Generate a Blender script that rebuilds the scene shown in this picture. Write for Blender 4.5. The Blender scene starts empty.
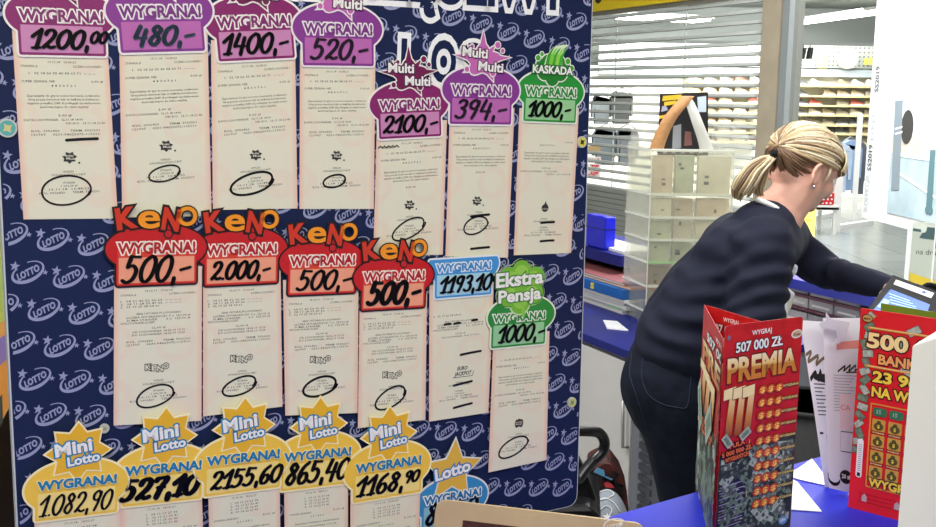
import bpy, bmesh, math, random
from mathutils import Vector, Matrix, noise
from mathutils.geometry import tessellate_polygon
random.seed(7)
SC = bpy.context.scene
COL = SC.collection
V = Vector
# ------------------------------------------------------------------ camera geometry
FPX = 1090.0
CXP, CYP = 468.0, 263.5
UPC = V((106, 7136, 1090)).normalized()
FWC = V((0, 0, -1)); FWC = (FWC - UPC * FWC.dot(UPC)).normalized()
RTC = FWC.cross(UPC)
CAM = V((0, 0, 1.65))

def ray(px, py):
    d = V(((px - CXP) / FPX, -(py - CYP) / FPX, -1.0))
    return V((d.dot(RTC), d.dot(FWC), d.dot(UPC)))

def at(px, py, Z):                      # world point seen there at forward distance Z
    r = ray(px, py); return CAM + r * (Z / r.y)

def cast(P, N, px, py):                 # world point where that line of sight meets a plane
    r = ray(px, py); return CAM + r * ((P - CAM).dot(N) / r.dot(N))

def at_h(px, py, h):
    return cast(V((0, 0, h)), V((0, 0, 1)), px, py)

# ------------------------------------------------------------------ materials
def lin(c):
    return tuple((x / 255 / 12.92) if x / 255 <= 0.04045 else ((x / 255 + 0.055) / 1.055) ** 2.4 for x in c)
MATS = {}
def mat(name, rgb, rough=0.55, metal=0.0, spec=0.5, noise_amt=0.0, nscale=40, emit=0, alpha=1.0, bump=0.0, bscale=200, rgb2=None, coat=0.0):
    if name in MATS: return MATS[name]
    m = bpy.data.materials.new(name); m.use_nodes = True
    nt = m.node_tree; b = nt.nodes['Principled BSDF']
    c = lin(rgb) + (1,)
    b.inputs['Base Color'].default_value = c
    b.inputs['Roughness'].default_value = rough
    b.inputs['Metallic'].default_value = metal
    b.inputs['Specular IOR Level'].default_value = spec
    b.inputs['Coat Weight'].default_value = coat
    if alpha < 1: b.inputs['Alpha'].default_value = alpha
    if emit:
        b.inputs['Emission Color'].default_value = c; b.inputs['Emission Strength'].default_value = emit
    if noise_amt or rgb2 or bump:
        tc = nt.nodes.new('ShaderNodeTexCoord')
    if noise_amt or rgb2:
        n = nt.nodes.new('ShaderNodeTexNoise'); n.inputs['Scale'].default_value = nscale; n.inputs['Detail'].default_value = 4
        nt.links.new(tc.outputs['Object'], n.inputs['Vector'])
        r = nt.nodes.new('ShaderNodeValToRGB')
        c2 = lin(rgb2) + (1,) if rgb2 else tuple(x * (1 - noise_amt) for x in c[:3]) + (1,)
        r.color_ramp.elements[0].position = 0.35; r.color_ramp.elements[1].position = 0.65
        r.color_ramp.elements[0].color = c2; r.color_ramp.elements[1].color = c
        nt.links.new(n.outputs['Fac'], r.inputs['Fac']); nt.links.new(r.outputs['Color'], b.inputs['Base Color'])
    if bump:
        n2 = nt.nodes.new('ShaderNodeTexNoise'); n2.inputs['Scale'].default_value = bscale; n2.inputs['Detail'].default_value = 3
        nt.links.new(tc.outputs['Object'], n2.inputs['Vector'])
        bp = nt.nodes.new('ShaderNodeBump'); bp.inputs['Strength'].default_value = bump; bp.inputs['Distance'].default_value = 0.01
        nt.links.new(n2.outputs['Fac'], bp.inputs['Height']); nt.links.new(bp.outputs['Normal'], b.inputs['Normal'])
    MATS[name] = m; return m

def glass(name, rgb, clear=0.75, rough=0.08, haze=0.1):
    """clear plastic sheet: mostly see-through, some gloss, a little milky"""
    if name in MATS: return MATS[name]
    m = bpy.data.materials.new(name); m.use_nodes = True; nt = m.node_tree
    for n in list(nt.nodes): nt.nodes.remove(n)
    out = nt.nodes.new('ShaderNodeOutputMaterial')
    tr = nt.nodes.new('ShaderNodeBsdfTransparent'); tr.inputs[0].default_value = lin(rgb) + (1,)
    gl = nt.nodes.new('ShaderNodeBsdfGlossy'); gl.inputs['Roughness'].default_value = rough
    df = nt.nodes.new('ShaderNodeBsdfDiffuse'); df.inputs[0].default_value = lin(rgb) + (1,)
    tl = nt.nodes.new('ShaderNodeBsdfTranslucent'); tl.inputs[0].default_value = lin(rgb) + (1,)
    ad = nt.nodes.new('ShaderNodeMixShader'); ad.inputs[0].default_value = 0.5
    nt.links.new(df.outputs[0], ad.inputs[1]); nt.links.new(tl.outputs[0], ad.inputs[2])
    m1 = nt.nodes.new('ShaderNodeMixShader'); m1.inputs[0].default_value = haze
    nt.links.new(tr.outputs[0], m1.inputs[1]); nt.links.new(ad.outputs[0], m1.inputs[2])
    m2 = nt.nodes.new('ShaderNodeMixShader'); m2.inputs[0].default_value = 1 - clear
    fr = nt.nodes.new('ShaderNodeFresnel'); fr.inputs[0].default_value = 1.45
    mu = nt.nodes.new('ShaderNodeMath'); mu.operation = 'MULTIPLY_ADD'; mu.inputs[1].default_value = 0.35; mu.inputs[2].default_value = (1 - clear) * 0.3
    nt.links.new(fr.outputs[0], mu.inputs[0]); nt.links.new(mu.outputs[0], m2.inputs[0])
    nt.links.new(m1.outputs[0], m2.inputs[1]); nt.links.new(gl.outputs[0], m2.inputs[2])
    nt.links.new(m2.outputs[0], out.inputs[0])
    MATS[name] = m; return m

def gradient_mat(name, stops, z0, z1, rough=.35):
    """printed colour that runs from one tone to another up the object"""
    m = bpy.data.materials.new(name); m.use_nodes = True; nt = m.node_tree; b = nt.nodes['Principled BSDF']; b.inputs['Roughness'].default_value = rough
    tc = nt.nodes.new('ShaderNodeTexCoord'); sp = nt.nodes.new('ShaderNodeSeparateXYZ'); nt.links.new(tc.outputs['Object'], sp.inputs[0])
    mr = nt.nodes.new('ShaderNodeMapRange'); mr.inputs[1].default_value = z0; mr.inputs[2].default_value = z1; nt.links.new(sp.outputs[2], mr.inputs[0])
    r = nt.nodes.new('ShaderNodeValToRGB'); nt.links.new(mr.outputs[0], r.inputs[0]); e = r.color_ramp.elements
    e[0].position, e[0].color = stops[0][0], lin(stops[0][1]) + (1,); e[1].position, e[1].color = stops[-1][0], lin(stops[-1][1]) + (1,)
    for p, c in stops[1:-1]: x = e.new(p); x.color = lin(c) + (1,)
    nt.links.new(r.outputs[0], b.inputs['Base Color']); return m

# ------------------------------------------------------------------ objects
def tag(o, label=None, cat=None, group=None, kind=None):
    if label: o['label'] = label
    if cat: o['category'] = cat
    if group: o['group'] = group
    if kind: o['kind'] = kind
    return o

def thing(name, loc, label, cat, group=None):
    o = bpy.data.objects.new(name, None); COL.objects.link(o); o.location = loc
    o.empty_display_size = 0.05
    return tag(o, label, cat, group)

def wloc(o):
    p = V(o.location); q = o.parent
    while q: p += V(q.location); q = q.parent
    return p

class MB:
    """collects faces in world space, with a material per face"""
    def __init__(s): s.v = []; s.f = []; s.m = []; s.mats = []; s.sm = []
    def mi(s, m):
        if m not in s.mats: s.mats.append(m)
        return s.mats.index(m)
    def face(s, pts, m, smooth=False):
        k = len(s.v); s.v += [V(p) for p in pts]; s.f.append(list(range(k, k + len(pts)))); s.m.append(s.mi(m)); s.sm.append(smooth)
    def mesh(s, vs, fs, m, smooth=False):
        k = len(s.v); s.v += [V(p) for p in vs]; i = s.mi(m)
        for f in fs: s.f.append([k + a for a in f]); s.m.append(i); s.sm.append(smooth)
    def box(s, c, X, Y, Z, m):          # centre, three half-axis vectors
        c = V(c); X = V(X); Y = V(Y); Z = V(Z)
        vs = [c + X * a + Y * b + Z * d for a in (-1, 1) for b in (-1, 1) for d in (-1, 1)]
        fs = [(0, 1, 3, 2), (4, 6, 7, 5), (0, 4, 5, 1), (2, 3, 7, 6), (0, 2, 6, 4), (1, 5, 7, 3)]
        if X.cross(Y).dot(Z) < 0: fs = [f[::-1] for f in fs]
        s.mesh(vs, fs, m)
    def abox(s, x0, x1, y0, y1, z0, z1, m):
        s.box(((x0 + x1) / 2, (y0 + y1) / 2, (z0 + z1) / 2), ((x1 - x0) / 2, 0, 0), (0, (y1 - y0) / 2, 0), (0, 0, (z1 - z0) / 2), m)
    def prism(s, pts, d, m, msides=None):   # world polygon pulled along d
        pts = [V(p) for p in pts]; d = V(d); n = len(pts)
        nrm = V((0, 0, 0))
        for i in range(n): nrm += (pts[i] - pts[0]).cross(pts[(i + 1) % n] - pts[0])
        if nrm.dot(d) < 0: pts = pts[::-1]
        top = [p + d for p in pts]
        tri = tessellate_polygon([pts])
        k = len(s.v); s.v += pts + top; i = s.mi(m); j = s.mi(msides or m)
        for t in tri:
            a, b, c = t
            nn = (pts[b] - pts[a]).cross(pts[c] - pts[a])
            if nn.dot(d) < 0: a, c = c, a
            s.f.append([k + n + a, k + n + b, k + n + c]); s.m.append(i); s.sm.append(False)
            s.f.append([k + c, k + b, k + a]); s.m.append(i); s.sm.append(False)
        for q in range(n):
            r = (q + 1) % n
            s.f.append([k + q, k + r, k + n + r, k + n + q]); s.m.append(j); s.sm.append(False)
    def tube(s, pts, rad, m, n=8, smooth=True, caps=True):
        pts = [V(p) for p in pts]; N = len(pts)
        if not hasattr(rad, '__len__'): rad = [rad] * N
        k = len(s.v); i = s.mi(m)
        ref = None
        for q in range(N):
            t = (pts[min(q + 1, N - 1)] - pts[max(q - 1, 0)])
            t = t.normalized() if t.length > 1e-9 else V((0, 0, 1))
            if ref is None: ref = V((0, 0, 1)) if abs(t.z) < 0.9 else V((1, 0, 0))
            a = (ref - t * ref.dot(t)).normalized(); b = t.cross(a); ref = a
            for w in range(n):
                an = 2 * math.pi * w / n
                s.v.append(pts[q] + (a * math.cos(an) + b * math.sin(an)) * rad[q])
        for q in range(N - 1):
            for w in range(n):
                w2 = (w + 1) % n
                s.f.append([k + q * n + w, k + q * n + w2, k + (q + 1) * n + w2, k + (q + 1) * n + w]); s.m.append(i); s.sm.append(smooth)
        if caps:
            s.f.append([k + w for w in range(n)][::-1]); s.m.append(i); s.sm.append(False)
            s.f.append([k + (N - 1) * n + w for w in range(n)]); s.m.append(i); s.sm.append(False)
    def ball(s, c, r, m, nu=16, nv=10, R=None):
        c = V(c); r = V(r) if hasattr(r, '__len__') else V((r, r, r)); vs = []; fs = []
        for a in range(nv + 1):
            th = math.pi * a / nv
            for b in range(nu):
                ph = 2 * math.pi * b / nu
                p = V((r.x * math.sin(th) * math.cos(ph), r.y * math.sin(th) * math.sin(ph), r.z * math.cos(th)))
                if R: p = R @ p
                vs.append(c + p)
        for a in range(nv):
            for b in range(nu):
                b2 = (b + 1) % nu
                fs.append((a * nu + b, (a + 1) * nu + b, (a + 1) * nu + b2, a * nu + b2))
        s.mesh(vs, fs, m, True)
    def build(s, name, parent=None, label=None, bevel=0, origin=None, merge=False, **kw):
        me = bpy.data.meshes.new(name)
        base = wloc(parent) if parent else (V(origin) if origin is not None else V((0, 0, 0)))
        me.from_pydata([tuple(p - base) for p in s.v], [], s.f)
        for m in s.mats: me.materials.append(m)
        me.polygons.foreach_set('material_index', s.m); me.polygons.foreach_set('use_smooth', s.sm)
        me.update()
        if merge:
            bm = bmesh.new(); bm.from_mesh(me); bmesh.ops.remove_doubles(bm, verts=bm.verts, dist=1e-5); bm.to_mesh(me); bm.free()
        o = bpy.data.objects.new(name, me); COL.objects.link(o)
        if parent: o.parent = parent
        else: o.location = base
        if bevel:
            bv = o.modifiers.new('bevel', 'BEVEL'); bv.width = bevel; bv.segments = 2; bv.limit_method = 'ANGLE'
        if label: o['label'] = label
        for a, b in kw.items(): o[a] = b
        return o

# ------------------------------------------------------------------ flat artwork on a plane
class Frame:
    def __init__(s, O, X, Y, N): s.O = V(O); s.X = V(X).normalized(); s.Y = V(Y).normalized(); s.N = V(N).normalized()
    def p(s, u, v, h=0.0): return s.O + s.X * u + s.Y * v + s.N * h
    def sub(s, u, v, ang=0, h=0):
        c, n = math.cos(ang), math.sin(ang)
        return Frame(s.p(u, v, h), s.X * c + s.Y * n, s.Y * c - s.X * n, s.N)
    def uv(s, P): d = V(P) - s.O; return d.dot(s.X), d.dot(s.Y)

_txt = {}
def text2d(s, off=0.0, shear=0.0, res=2, space=1.0):
    key = (s, off, shear, res, space)
    if key in _txt: return _txt[key]
    c = bpy.data.curves.new('t', 'FONT'); c.body = s; c.dimensions = '2D'; c.fill_mode = 'BOTH'
    c.offset = off; c.shear = shear; c.resolution_u = res; c.space_character = space
    o = bpy.data.objects.new('t', c); COL.objects.link(o)
    dg = bpy.context.evaluated_depsgraph_get()
    me = bpy.data.meshes.new_from_object(o.evaluated_get(dg))
    vs = [(v.co.x, v.co.y) for v in me.vertices]; fs = [tuple(p.vertices) for p in me.polygons]
    bpy.data.objects.remove(o); bpy.data.curves.remove(c); bpy.data.meshes.remove(me)
    _txt[key] = (vs, fs); return vs, fs
CAP = {}
def capx(off):
    if off not in CAP:
        vs, _ = text2d('H', off); ys = [y for x, y in vs]; CAP[off] = (min(ys), max(ys))
    return CAP[off]

class Flat(MB):
    """flat printing laid on a Frame"""
    def __init__(s, fr): super().__init__(); s.fr = fr
    def poly(s, pts, h, m):
        P = [s.fr.p(u, v, h) for u, v in pts]
        if len(pts) <= 4: 
            a = sum(pts[i][0] * pts[(i + 1) % len(pts)][1] - pts[(i + 1) % len(pts)][0] * pts[i][1] for i in range(len(pts)))
            s.face(P if a > 0 else P[::-1], m); return
        tri = tessellate_polygon([[V((u, v, 0)) for u, v in pts]])
        fs = []
        for a, b, c in tri:
            A = (pts[b][0] - pts[a][0]) * (pts[c][1] - pts[a][1]) - (pts[c][0] - pts[a][0]) * (pts[b][1] - pts[a][1])
            fs.append((a, b, c) if A > 0 else (a, c, b))
        s.mesh(P, fs, m)
    def slab(s, pts, h0, h1, m):
        s.prism([s.fr.p(u, v, h0) for u, v in pts], s.fr.N * (h1 - h0), m)
    def rect(s, u0, v0, u1, v1, h, m): s.poly([(u0, v0), (u1, v0), (u1, v1), (u0, v1)], h, m)
    def text(s, t, u, v, h, m, width=None, cap=None, off=0.0, shear=0.0, ang=0, align='C', grow=0.0, space=1.0, res=2):
        """u,v = baseline centre (or left); cap = capital height; width = overall width; grow = extra outline in metres"""
        base, _ = text2d(t, off, shear, res, space)
        if not base: return
        x0 = min(x for x, y in base); x1 = max(x for x, y in base)
        lo, hi = capx(off)
        sy = cap / (hi - lo) if cap else None
        sx = width / (x1 - x0) if width else sy
        if sy is None: sy = sx
        vs, fs = base, None
        if grow:
            vs, fs = text2d(t, round(off + grow / min(sx, sy), 3), shear, res, space)
        else: _, fs = text2d(t, off, shear, res, space)
        cu = (x0 + x1) / 2 if align == 'C' else x0
        c, n = math.cos(ang), math.sin(ang)
        P = []
        for x, y in vs:
            a = (x - cu) * sx; b = (y - lo) * sy
            P.append(s.fr.p(u + a * c - b * n, v + a * n + b * c, h))
        s.mesh(P, fs, m)
    def stroke(s, pts, w, h, m, nib=0.0):
        n = len(pts)
        for i in range(n - 1):
            (x0, y0), (x1, y1) = pts[i], pts[i + 1]
            dx, dy = x1 - x0, y1 - y0; L = math.hypot(dx, dy)
            if L < 1e-9: continue
            ww = w * (1 - nib + nib * abs(dy) / L)
            a, b = -dy / L * ww / 2, dx / L * ww / 2
            s.poly([(x0 + a, y0 + b), (x0 - a, y0 - b), (x1 - a, y1 - b), (x1 + a, y1 + b)], h, m)
            for (x, y) in ((x0, y0), (x1, y1)):
                r = ww / 2
                s.poly([(x + r * math.cos(k * math.pi / 4), y + r * math.sin(k * math.pi / 4)) for k in range(8)], h, m)

def ellipse(cu, cv, ru, rv, n=40, ang=0, a0=0, a1=2 * math.pi):
    c, s_ = math.cos(ang), math.sin(ang); out = []
    full = abs(a1 - a0 - 2 * math.pi) < 1e-6
    for k in range(n if full else n + 1):
        t = a0 + (a1 - a0) * k / n
        x, y = ru * math.cos(t), rv * math.sin(t)
        out.append((cu + x * c - y * s_, cv + x * s_ + y * c))
    return out
def rrect(u0, v0, u1, v1, r, n=4):
    out = []
    for cx, cy, a in ((u1 - r, v1 - r, 0), (u0 + r, v1 - r, 90), (u0 + r, v0 + r, 180), (u1 - r, v0 + r, 270)):
        for k in range(n + 1):
            t = math.radians(a + 90 * k / n); out.append((cx + r * math.cos(t), cy + r * math.sin(t)))
    return out
def star(cu, cv, R, r, n=5, ang=math.pi / 2):
    return [(cu + (R if k % 2 == 0 else r) * math.cos(ang + math.pi * k / n), cv + (R if k % 2 == 0 else r) * math.sin(ang + math.pi * k / n)) for k in range(2 * n)]
def union(shapes, cu, cv, n=120, extra=()):
    """outline of overlapping shapes, all star-shaped about (cu, cv)"""
    out = []; angs = [2 * math.pi * k / n for k in range(n)]
    for sh in shapes:
        for x, y in sh: angs.append(math.atan2(y - cv, x - cu) % (2 * math.pi))
    angs = sorted(set(round(a, 4) for a in angs))
    for a in angs:
        dx, dy = math.cos(a), math.sin(a); best = 0
        for sh in shapes:
            for i in range(len(sh)):
                x0, y0 = sh[i]; x1, y1 = sh[(i + 1) % len(sh)]
                ex, ey = x1 - x0, y1 - y0; D = dx * ey - dy * ex
                if abs(D) < 1e-14: continue
                t = ((x0 - cu) * ey - (y0 - cv) * ex) / D; q = ((x0 - cu) * dy - (y0 - cv) * dx) / D
                if t > best and -1e-6 <= q <= 1 + 1e-6: best = t
        out.append((cu + dx * best, cv + dy * best))
    return out
def grow(pts, d):
    n = len(pts); out = []
    A = sum(pts[i][0] * pts[(i + 1) % n][1] - pts[(i + 1) % n][0] * pts[i][1] for i in range(n))
    sg = 1 if A > 0 else -1
    for i in range(n):
        x0, y0 = pts[i - 1]; x1, y1 = pts[i]; x2, y2 = pts[(i + 1) % n]
        a = V((y1 - y0, x0 - x1)); b = V((y2 - y1, x1 - x2))
        if a.length > 1e-9: a.normalize()
        if b.length > 1e-9: b.normalize()
        c = a + b
        if c.length < 1e-6: c = a
        c.normalize(); k = max(0.45, c.dot(b)) if b.length > 0 else 1
        out.append((x1 + sg * c.x * d / k, y1 + sg * c.y * d / k))
    return out
def smooth_line(pts, n=5):
    out = []
    for i in range(len(pts) - 1):
        p0 = pts[max(i - 1, 0)]; p1 = pts[i]; p2 = pts[i + 1]; p3 = pts[min(i + 2, len(pts) - 1)]
        for k in range(n):
            t = k / n
            out.append(tuple(0.5 * ((2 * p1[j]) + (-p0[j] + p2[j]) * t + (2 * p0[j] - 5 * p1[j] + 4 * p2[j] - p3[j]) * t * t + (-p0[j] + 3 * p1[j] - 3 * p2[j] + p3[j]) * t ** 3) for j in range(len(p1))))
    out.append(tuple(pts[-1])); return out
# handwriting: marker strokes in a unit-high box
DIG = {
 '0': (0.62, [[(.40, 1), (.16, .80), (.04, .42), (.10, .10), (.28, .0), (.48, .22), (.58, .62), (.54, .90), (.40, 1)]]),
 '1': (0.48, [[(.02, .62), (.22, .82), (.42, 1.0)], [(.42, 1.0), (.36, .6), (.26, 0)], [(.06, 0), (.26, .02), (.44, .02)]]),
 '2': (0.62, [[(.12, .76), (.20, .94), (.40, 1), (.54, .84), (.46, .56), (.24, .26), (.06, .04)], [(.06, .04), (.22, .12), (.40, .02), (.58, .08)]]),
 '3': (0.56, [[(.14, .86), (.32, 1), (.50, .88), (.44, .64), (.26, .54)], [(.26, .54), (.46, .42), (.42, .12), (.22, 0), (.02, .10)]]),
 '4': (0.62, [[(.26, 1), (.14, .66), (.06, .40)], [(.06, .40), (.56, .38)], [(.52, .80), (.42, .3), (.36, -.04)]]),
 '5': (0.60, [[(.20, 1), (.58, .98)], [(.20, 1), (.12, .60)], [(.12, .60), (.34, .64), (.48, .44), (.38, .12), (.16, 0), (-.02, .08)]]),
 '6': (0.58, [[(.50, 1), (.22, .76), (.06, .36), (.12, .04), (.32, 0), (.48, .20), (.42, .46), (.22, .46), (.10, .26)]]),
 '7': (0.60, [[(.10, .88), (.20, .98), (.56, .96), (.36, .5), (.22, 0)], [(.20, .50), (.50, .52)]]),
 '8': (0.58, [[(.50, .84), (.34, 1), (.18, .82), (.32, .56), (.44, .28), (.26, 0), (.06, .16), (.16, .42), (.40, .60), (.52, .82)]]),
 '9': (0.58, [[(.52, .82), (.36, 1), (.14, .84), (.14, .60), (.34, .52), (.50, .70), (.52, .92), (.42, .4), (.26, 0)]]),
 ',': (0.24, [[(.10, .10), (.08, -.14)]]),
 '.': (0.20, [[(.06, .02), (.09, .03)]]),
 '-': (0.50, [[(.06, .42), (.46, .52)]]),
 ' ': (0.3, []),
}
def handwrite(fl, t, u0, v0, u1, height, w, h, m, nib=0.45, small_from=None):
    """t written between u0 and u1 standing on v0"""
    sizes = [(0.62 if (small_from is not None and i >= small_from) else 1.0) for i in range(len(t))]
    tot = sum(DIG[c][0] * z for c, z in zip(t, sizes)); k = (u1 - u0) / tot; x = u0
    for c, z in zip(t, sizes):
        wd, st = DIG[c]
        up = 0.34 * height if z < 1 else 0
        for line in st:
            pts = [(x + (a * 0.92 - .05) * k * z + .16 * b * height * z, v0 + up + b * height * z) for a, b in smooth_line(line)]
            fl.stroke(pts, w * (0.78 if z < 1 else .98), h, m, nib)
        x += wd * k * z
# ------------------------------------------------------------------ camera
cd = bpy.data.cameras.new('camera'); cam = bpy.data.objects.new('camera', cd); COL.objects.link(cam)
cd.sensor_width = 36; cd.lens = FPX / 936 * 36; cd.clip_start = 0.02; cd.clip_end = 200
cam.location = CAM
m3 = Matrix((RTC, FWC, UPC))            # rows: world axes expressed in camera space -> world = m3 @ cam
cam.matrix_world = Matrix.Translation(CAM) @ m3.to_4x4()
SC.camera = cam
# ------------------------------------------------------------------ the display board
BD = ray(2300, 97 + .0149 * (2300 - 468)); BD.z = 0; BD.normalize()
BN = V((BD.y, -BD.x, 0))                # towards the camera
BP = at(155, 263, .94); BP.z = 0
BF = Frame(BP, BD, V((0, 0, 1)), BN)
def bst(px, py):
    return BF.uv(cast(BP, BN, px, py))
def bst_h(px, py, H):
    return BF.uv(cast(BP + BN * H, BN, px, py))
CH = 1.19                               # counter height
NAVY = mat('board_navy', (23, 36, 74), .6, spec=.2, rgb2=(20, 32, 68), nscale=8)
LAV = mat('board_lavender', (150, 155, 186), .6, spec=.2)
WHT = mat('print_white', (240, 240, 236), .5)
BEDGE = mat('board_edge_white', (200, 205, 205), .5)
sL = bst(9.3, 380)[0]; sR = bst(585, 260)[0]
bz0, bz1 = CH + .004, 1.95
board = thing('display_board', BF.p((sL + sR) / 2, bz0), 'large navy board with repeated lavender logos, covered in prize slips', 'display board')
fl = Flat(BF)
fl.slab(rrect(sL, bz0, sR, bz1, .012), -.010, -.0004, BEDGE)
fl.build('board_core', board)
fl = Flat(BF)
fl.slab(rrect(sL + .0012, bz0 + .001, sR - .0012, bz1 - .001, .0115), -.0004, 0, NAVY)
fl.build('printed_face', board)
# repeated logos, clipped to the board
P0 = bst(53.2, 239.4)
fl = Flat(BF)
def logo(fr, fl, m):
    ang = math.radians(24)
    o = []; i_ = []
    for k in range(29):
        t = math.radians(118) + math.radians(318) * k / 28
        th = .0008 + .0021 * max(0, math.cos((t - math.radians(250)) * .5)) ** 2
        c, s_ = math.cos(ang), math.sin(ang)
        for lst, q in ((o, 1), (i_, 0)):
            x = (.0138 - (0 if q else th)) * math.cos(t); y = (.0083 - (0 if q else th)) * math.sin(t)
            lst.append((x * c - y * s_, x * s_ + y * c))
    out = [('q', [o[k], o[k + 1], i_[k + 1], i_[k]]) for k in range(28)]
    out.append(('p', star(-.0098, .0058, .0043, .0018, 5, math.radians(80))))
    out.append(('p', star(.0135, -.0010, .0024, .001, 5, math.radians(80))))
    return out
shapes = logo(None, None, None)
tv, tf = text2d('LOTTO', .05, .25)
tx0 = min(x for x, y in tv); tx1 = max(x for x, y in tv)
def inside(pts): return all(sL + .002 < a < sR - .002 and bz0 + .002 < b < bz1 for a, b in pts)
for i in range(-16, 34):
    for j in range(-16, 16):
        cu = P0[0] + i * .0322 + j * .0113; cv = P0[1] - i * .0060 - j * .0322
        if not (sL - .01 < cu < sR + .01 and bz0 < cv < 1.80): continue
        for kd, pts in shapes:
            q = [(cu + a, cv + b) for a, b in pts]
            if inside(q): fl.poly(q, .0002, LAV)
        a = math.radians(24); c, s_ = math.cos(a), math.sin(a); k = .0195 / (tx1 - tx0); pp = []
        for x, y in tv:
            x = (x - (tx0 + tx1) / 2) * k; y = (y - .36) * k * 1.35
            pp.append((cu + x * c - y * s_, cv + x * s_ + y * c))
        fs = [f for f in tf if inside([pp[z] for z in f])]
        fl.mesh([BF.p(x, y, .0002) for x, y in pp], fs, LAV)
fl.build('logo_print', board)
# headline
fl = Flat(BF)
def heading(t, pxl, pxr, ph, ang, off=.03):
    a = bst(*pxl); b = bst(*pxr); w = math.hypot(b[0] - a[0], b[1] - a[1]); an = math.atan2(b[1] - a[1], b[0] - a[0])
    cu, cv = (a[0] + b[0]) / 2, (a[1] + b[1]) / 2
    fl.text(t, cu, cv, .0004, WHT, width=w, cap=ph, off=off, grow=.0042, ang=an, res=4)
    fl.text(t, cu, cv, .0006, NAVY, width=w, cap=ph, off=off, ang=an, res=4)
heading('SZCZĘŚLIWY', (284, -6), (567, 11), .050, 0)
heading('L', (400, 80.5), (416.5, 81.5), .040, 0)
heading('O', (430, 82), (455, 83.5), .041, 0)
heading('S', (461, 84), (482, 85.2), .041, 0)
fl.build('headline_lettering', board)
def pin(px, py, r, c1, c2, label):
    u, v = bst(px, py)
    t = thing('round_magnet', BF.p(u, v, .001), label, 'magnet')
    f = Flat(BF); f.slab(ellipse(u, v, r, r, 24), .0004, .0022, mat('magnet_rim', (196, 196, 186), .4)); f.build('magnet_body', t)
    f = Flat(BF); f.poly(ellipse(u, v, r * .82, r * .82, 24), .0024, c1); f.poly(star(u, v, r * .6, r * .3, 4, .6), .0025, c2); f.build('printed_disc', t)
pin(7, 128, .0075, mat('teal', (90, 170, 165), .4), mat('pale_gold', (210, 200, 130), .4), 'round teal magnet at the left edge of the navy board')
pin(581, 142, .0062, mat('mag_yellow', (220, 210, 90), .4), mat('mag_black', (30, 40, 30), .4), 'round yellow magnet near the right edge of the board, beside the green card')
pin(571, 402, .0058, mat('mag_green', (190, 200, 110), .4), mat('mag_grey', (120, 130, 120), .4), 'small yellow green magnet low on the right edge of the board')
pin(104, 428, .0042, mat('mag_cream', (190, 190, 170), .4), mat('mag_cream2', (150, 150, 130), .4), 'small cream magnet between the two lower left yellow cards')

# ------------------------------------------------------------------ the prize slips
PAPER = None
def paper_mat():
    m = bpy.data.materials.new('ticket_paper'); m.use_nodes = True; nt = m.node_tree; b = nt.nodes['Principled BSDF']
    b.inputs['Roughness'].default_value = .6
    uv = nt.nodes.new('ShaderNodeUVMap'); sp = nt.nodes.new('ShaderNodeSeparateXYZ'); nt.links.new(uv.outputs[0], sp.inputs[0])
    r = nt.nodes.new('ShaderNodeValToRGB'); nt.links.new(sp.outputs[0], r.inputs[0])
    e = r.color_ramp.elements
    e[0].position = 0; e[0].color = lin((230, 194, 170)) + (1,)
    e[1].position = 1; e[1].color = lin((230, 194, 170)) + (1,)
    for p, c in ((.040, (230, 206, 180)), (.075, (226, 219, 192)), (.5, (222, 221, 194)), (.925, (226, 219, 192)), (.96, (230, 206, 180))):
        x = e.new(p); x.color = lin(c) + (1,)
    # pale pink watermark rings
    mp = nt.nodes.new('ShaderNodeMapping'); nt.links.new(uv.outputs[0], mp.inputs[0]); mp.inputs['Scale'].default_value = (1.0, 2.2, 1); mp.inputs['Location'].default_value = (0.1, 0.45, 0)
    vo = nt.nodes.new('ShaderNodeTexVoronoi'); vo.inputs['Scale'].default_value = 1.3; vo.inputs['Randomness'].default_value = .25; nt.links.new(mp.outputs[0], vo.inputs[0])
    r2 = nt.nodes.new('ShaderNodeValToRGB'); nt.links.new(vo.outputs['Distance'], r2.inputs[0])
    q = r2.color_ramp.elements; q[0].position = .2; q[0].color = (0, 0, 0, 1); q[1].position = .36; q[1].color = (0, 0, 0, 1)
    for p, c in ((.24, .17), (.32, .17)):
        x = q.new(p); x.color = (c, c, c, 1)
    mx = nt.nodes.new('ShaderNodeMix'); mx.data_type = 'RGBA'; nt.links.new(r2.outputs[0], mx.inputs[0]); nt.links.new(r.outputs[0], mx.inputs[6]); mx.inputs[7].default_value = lin((238, 188, 168)) + (1,)
    nt.links.new(mx.outputs[2], b.inputs['Base Color'])
    return m
PAPER = paper_mat()
PRN = mat('thermal_print', (100, 97, 90), .7)
PRND = mat('thermal_print_dark', (52, 50, 48), .7)
INK = mat('black_marker', (14, 13, 16), .35)
LW = .0715
LINES_A = [(6, '19.11.18   16:05:21', .34, 'c'), (9.4, 'STAWKA zł', .2, 'l'), (9.4, 'LICZBA LOSOWAŃ 1', .36, 'r'), (15, '1.  02 18 26 32 40 58 63 71  -- -- --', .82, 'c'),
           (21.5, 'SUPER SZANSA: NIE', .4, 'l'), (21.5, '0,00 zł', .15, 'r'), (25, '4 8 3 0 7 6 1', .3, 'c'), (33, 'Zapraszamy do gry w nowe losowania codziennie', .9, 'c'),
           (36, 'Graj przez internet lub w każdej kolekturze', .88, 'c'), (39, 'wygrane powyżej 2280 zł podlegają opodatkowaniu', .9, 'c'), (42, 'zachowaj kupon do czasu wypłaty', .6, 'c'), (49, '5,00 zł', .16, 'c'),
           (52.5, 'DATA LOSOWANIA:  12.11.18 14:00', .72, 'l'), (55.5, 'OD-DO:  13.11.18 21:40', .5, 'r'), (61.5, 'KOL. 0906420        TERM. 3920201', .84, 'c'), (64.5, '121907     0231-04623072-115310', .84, 'c')]
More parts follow.
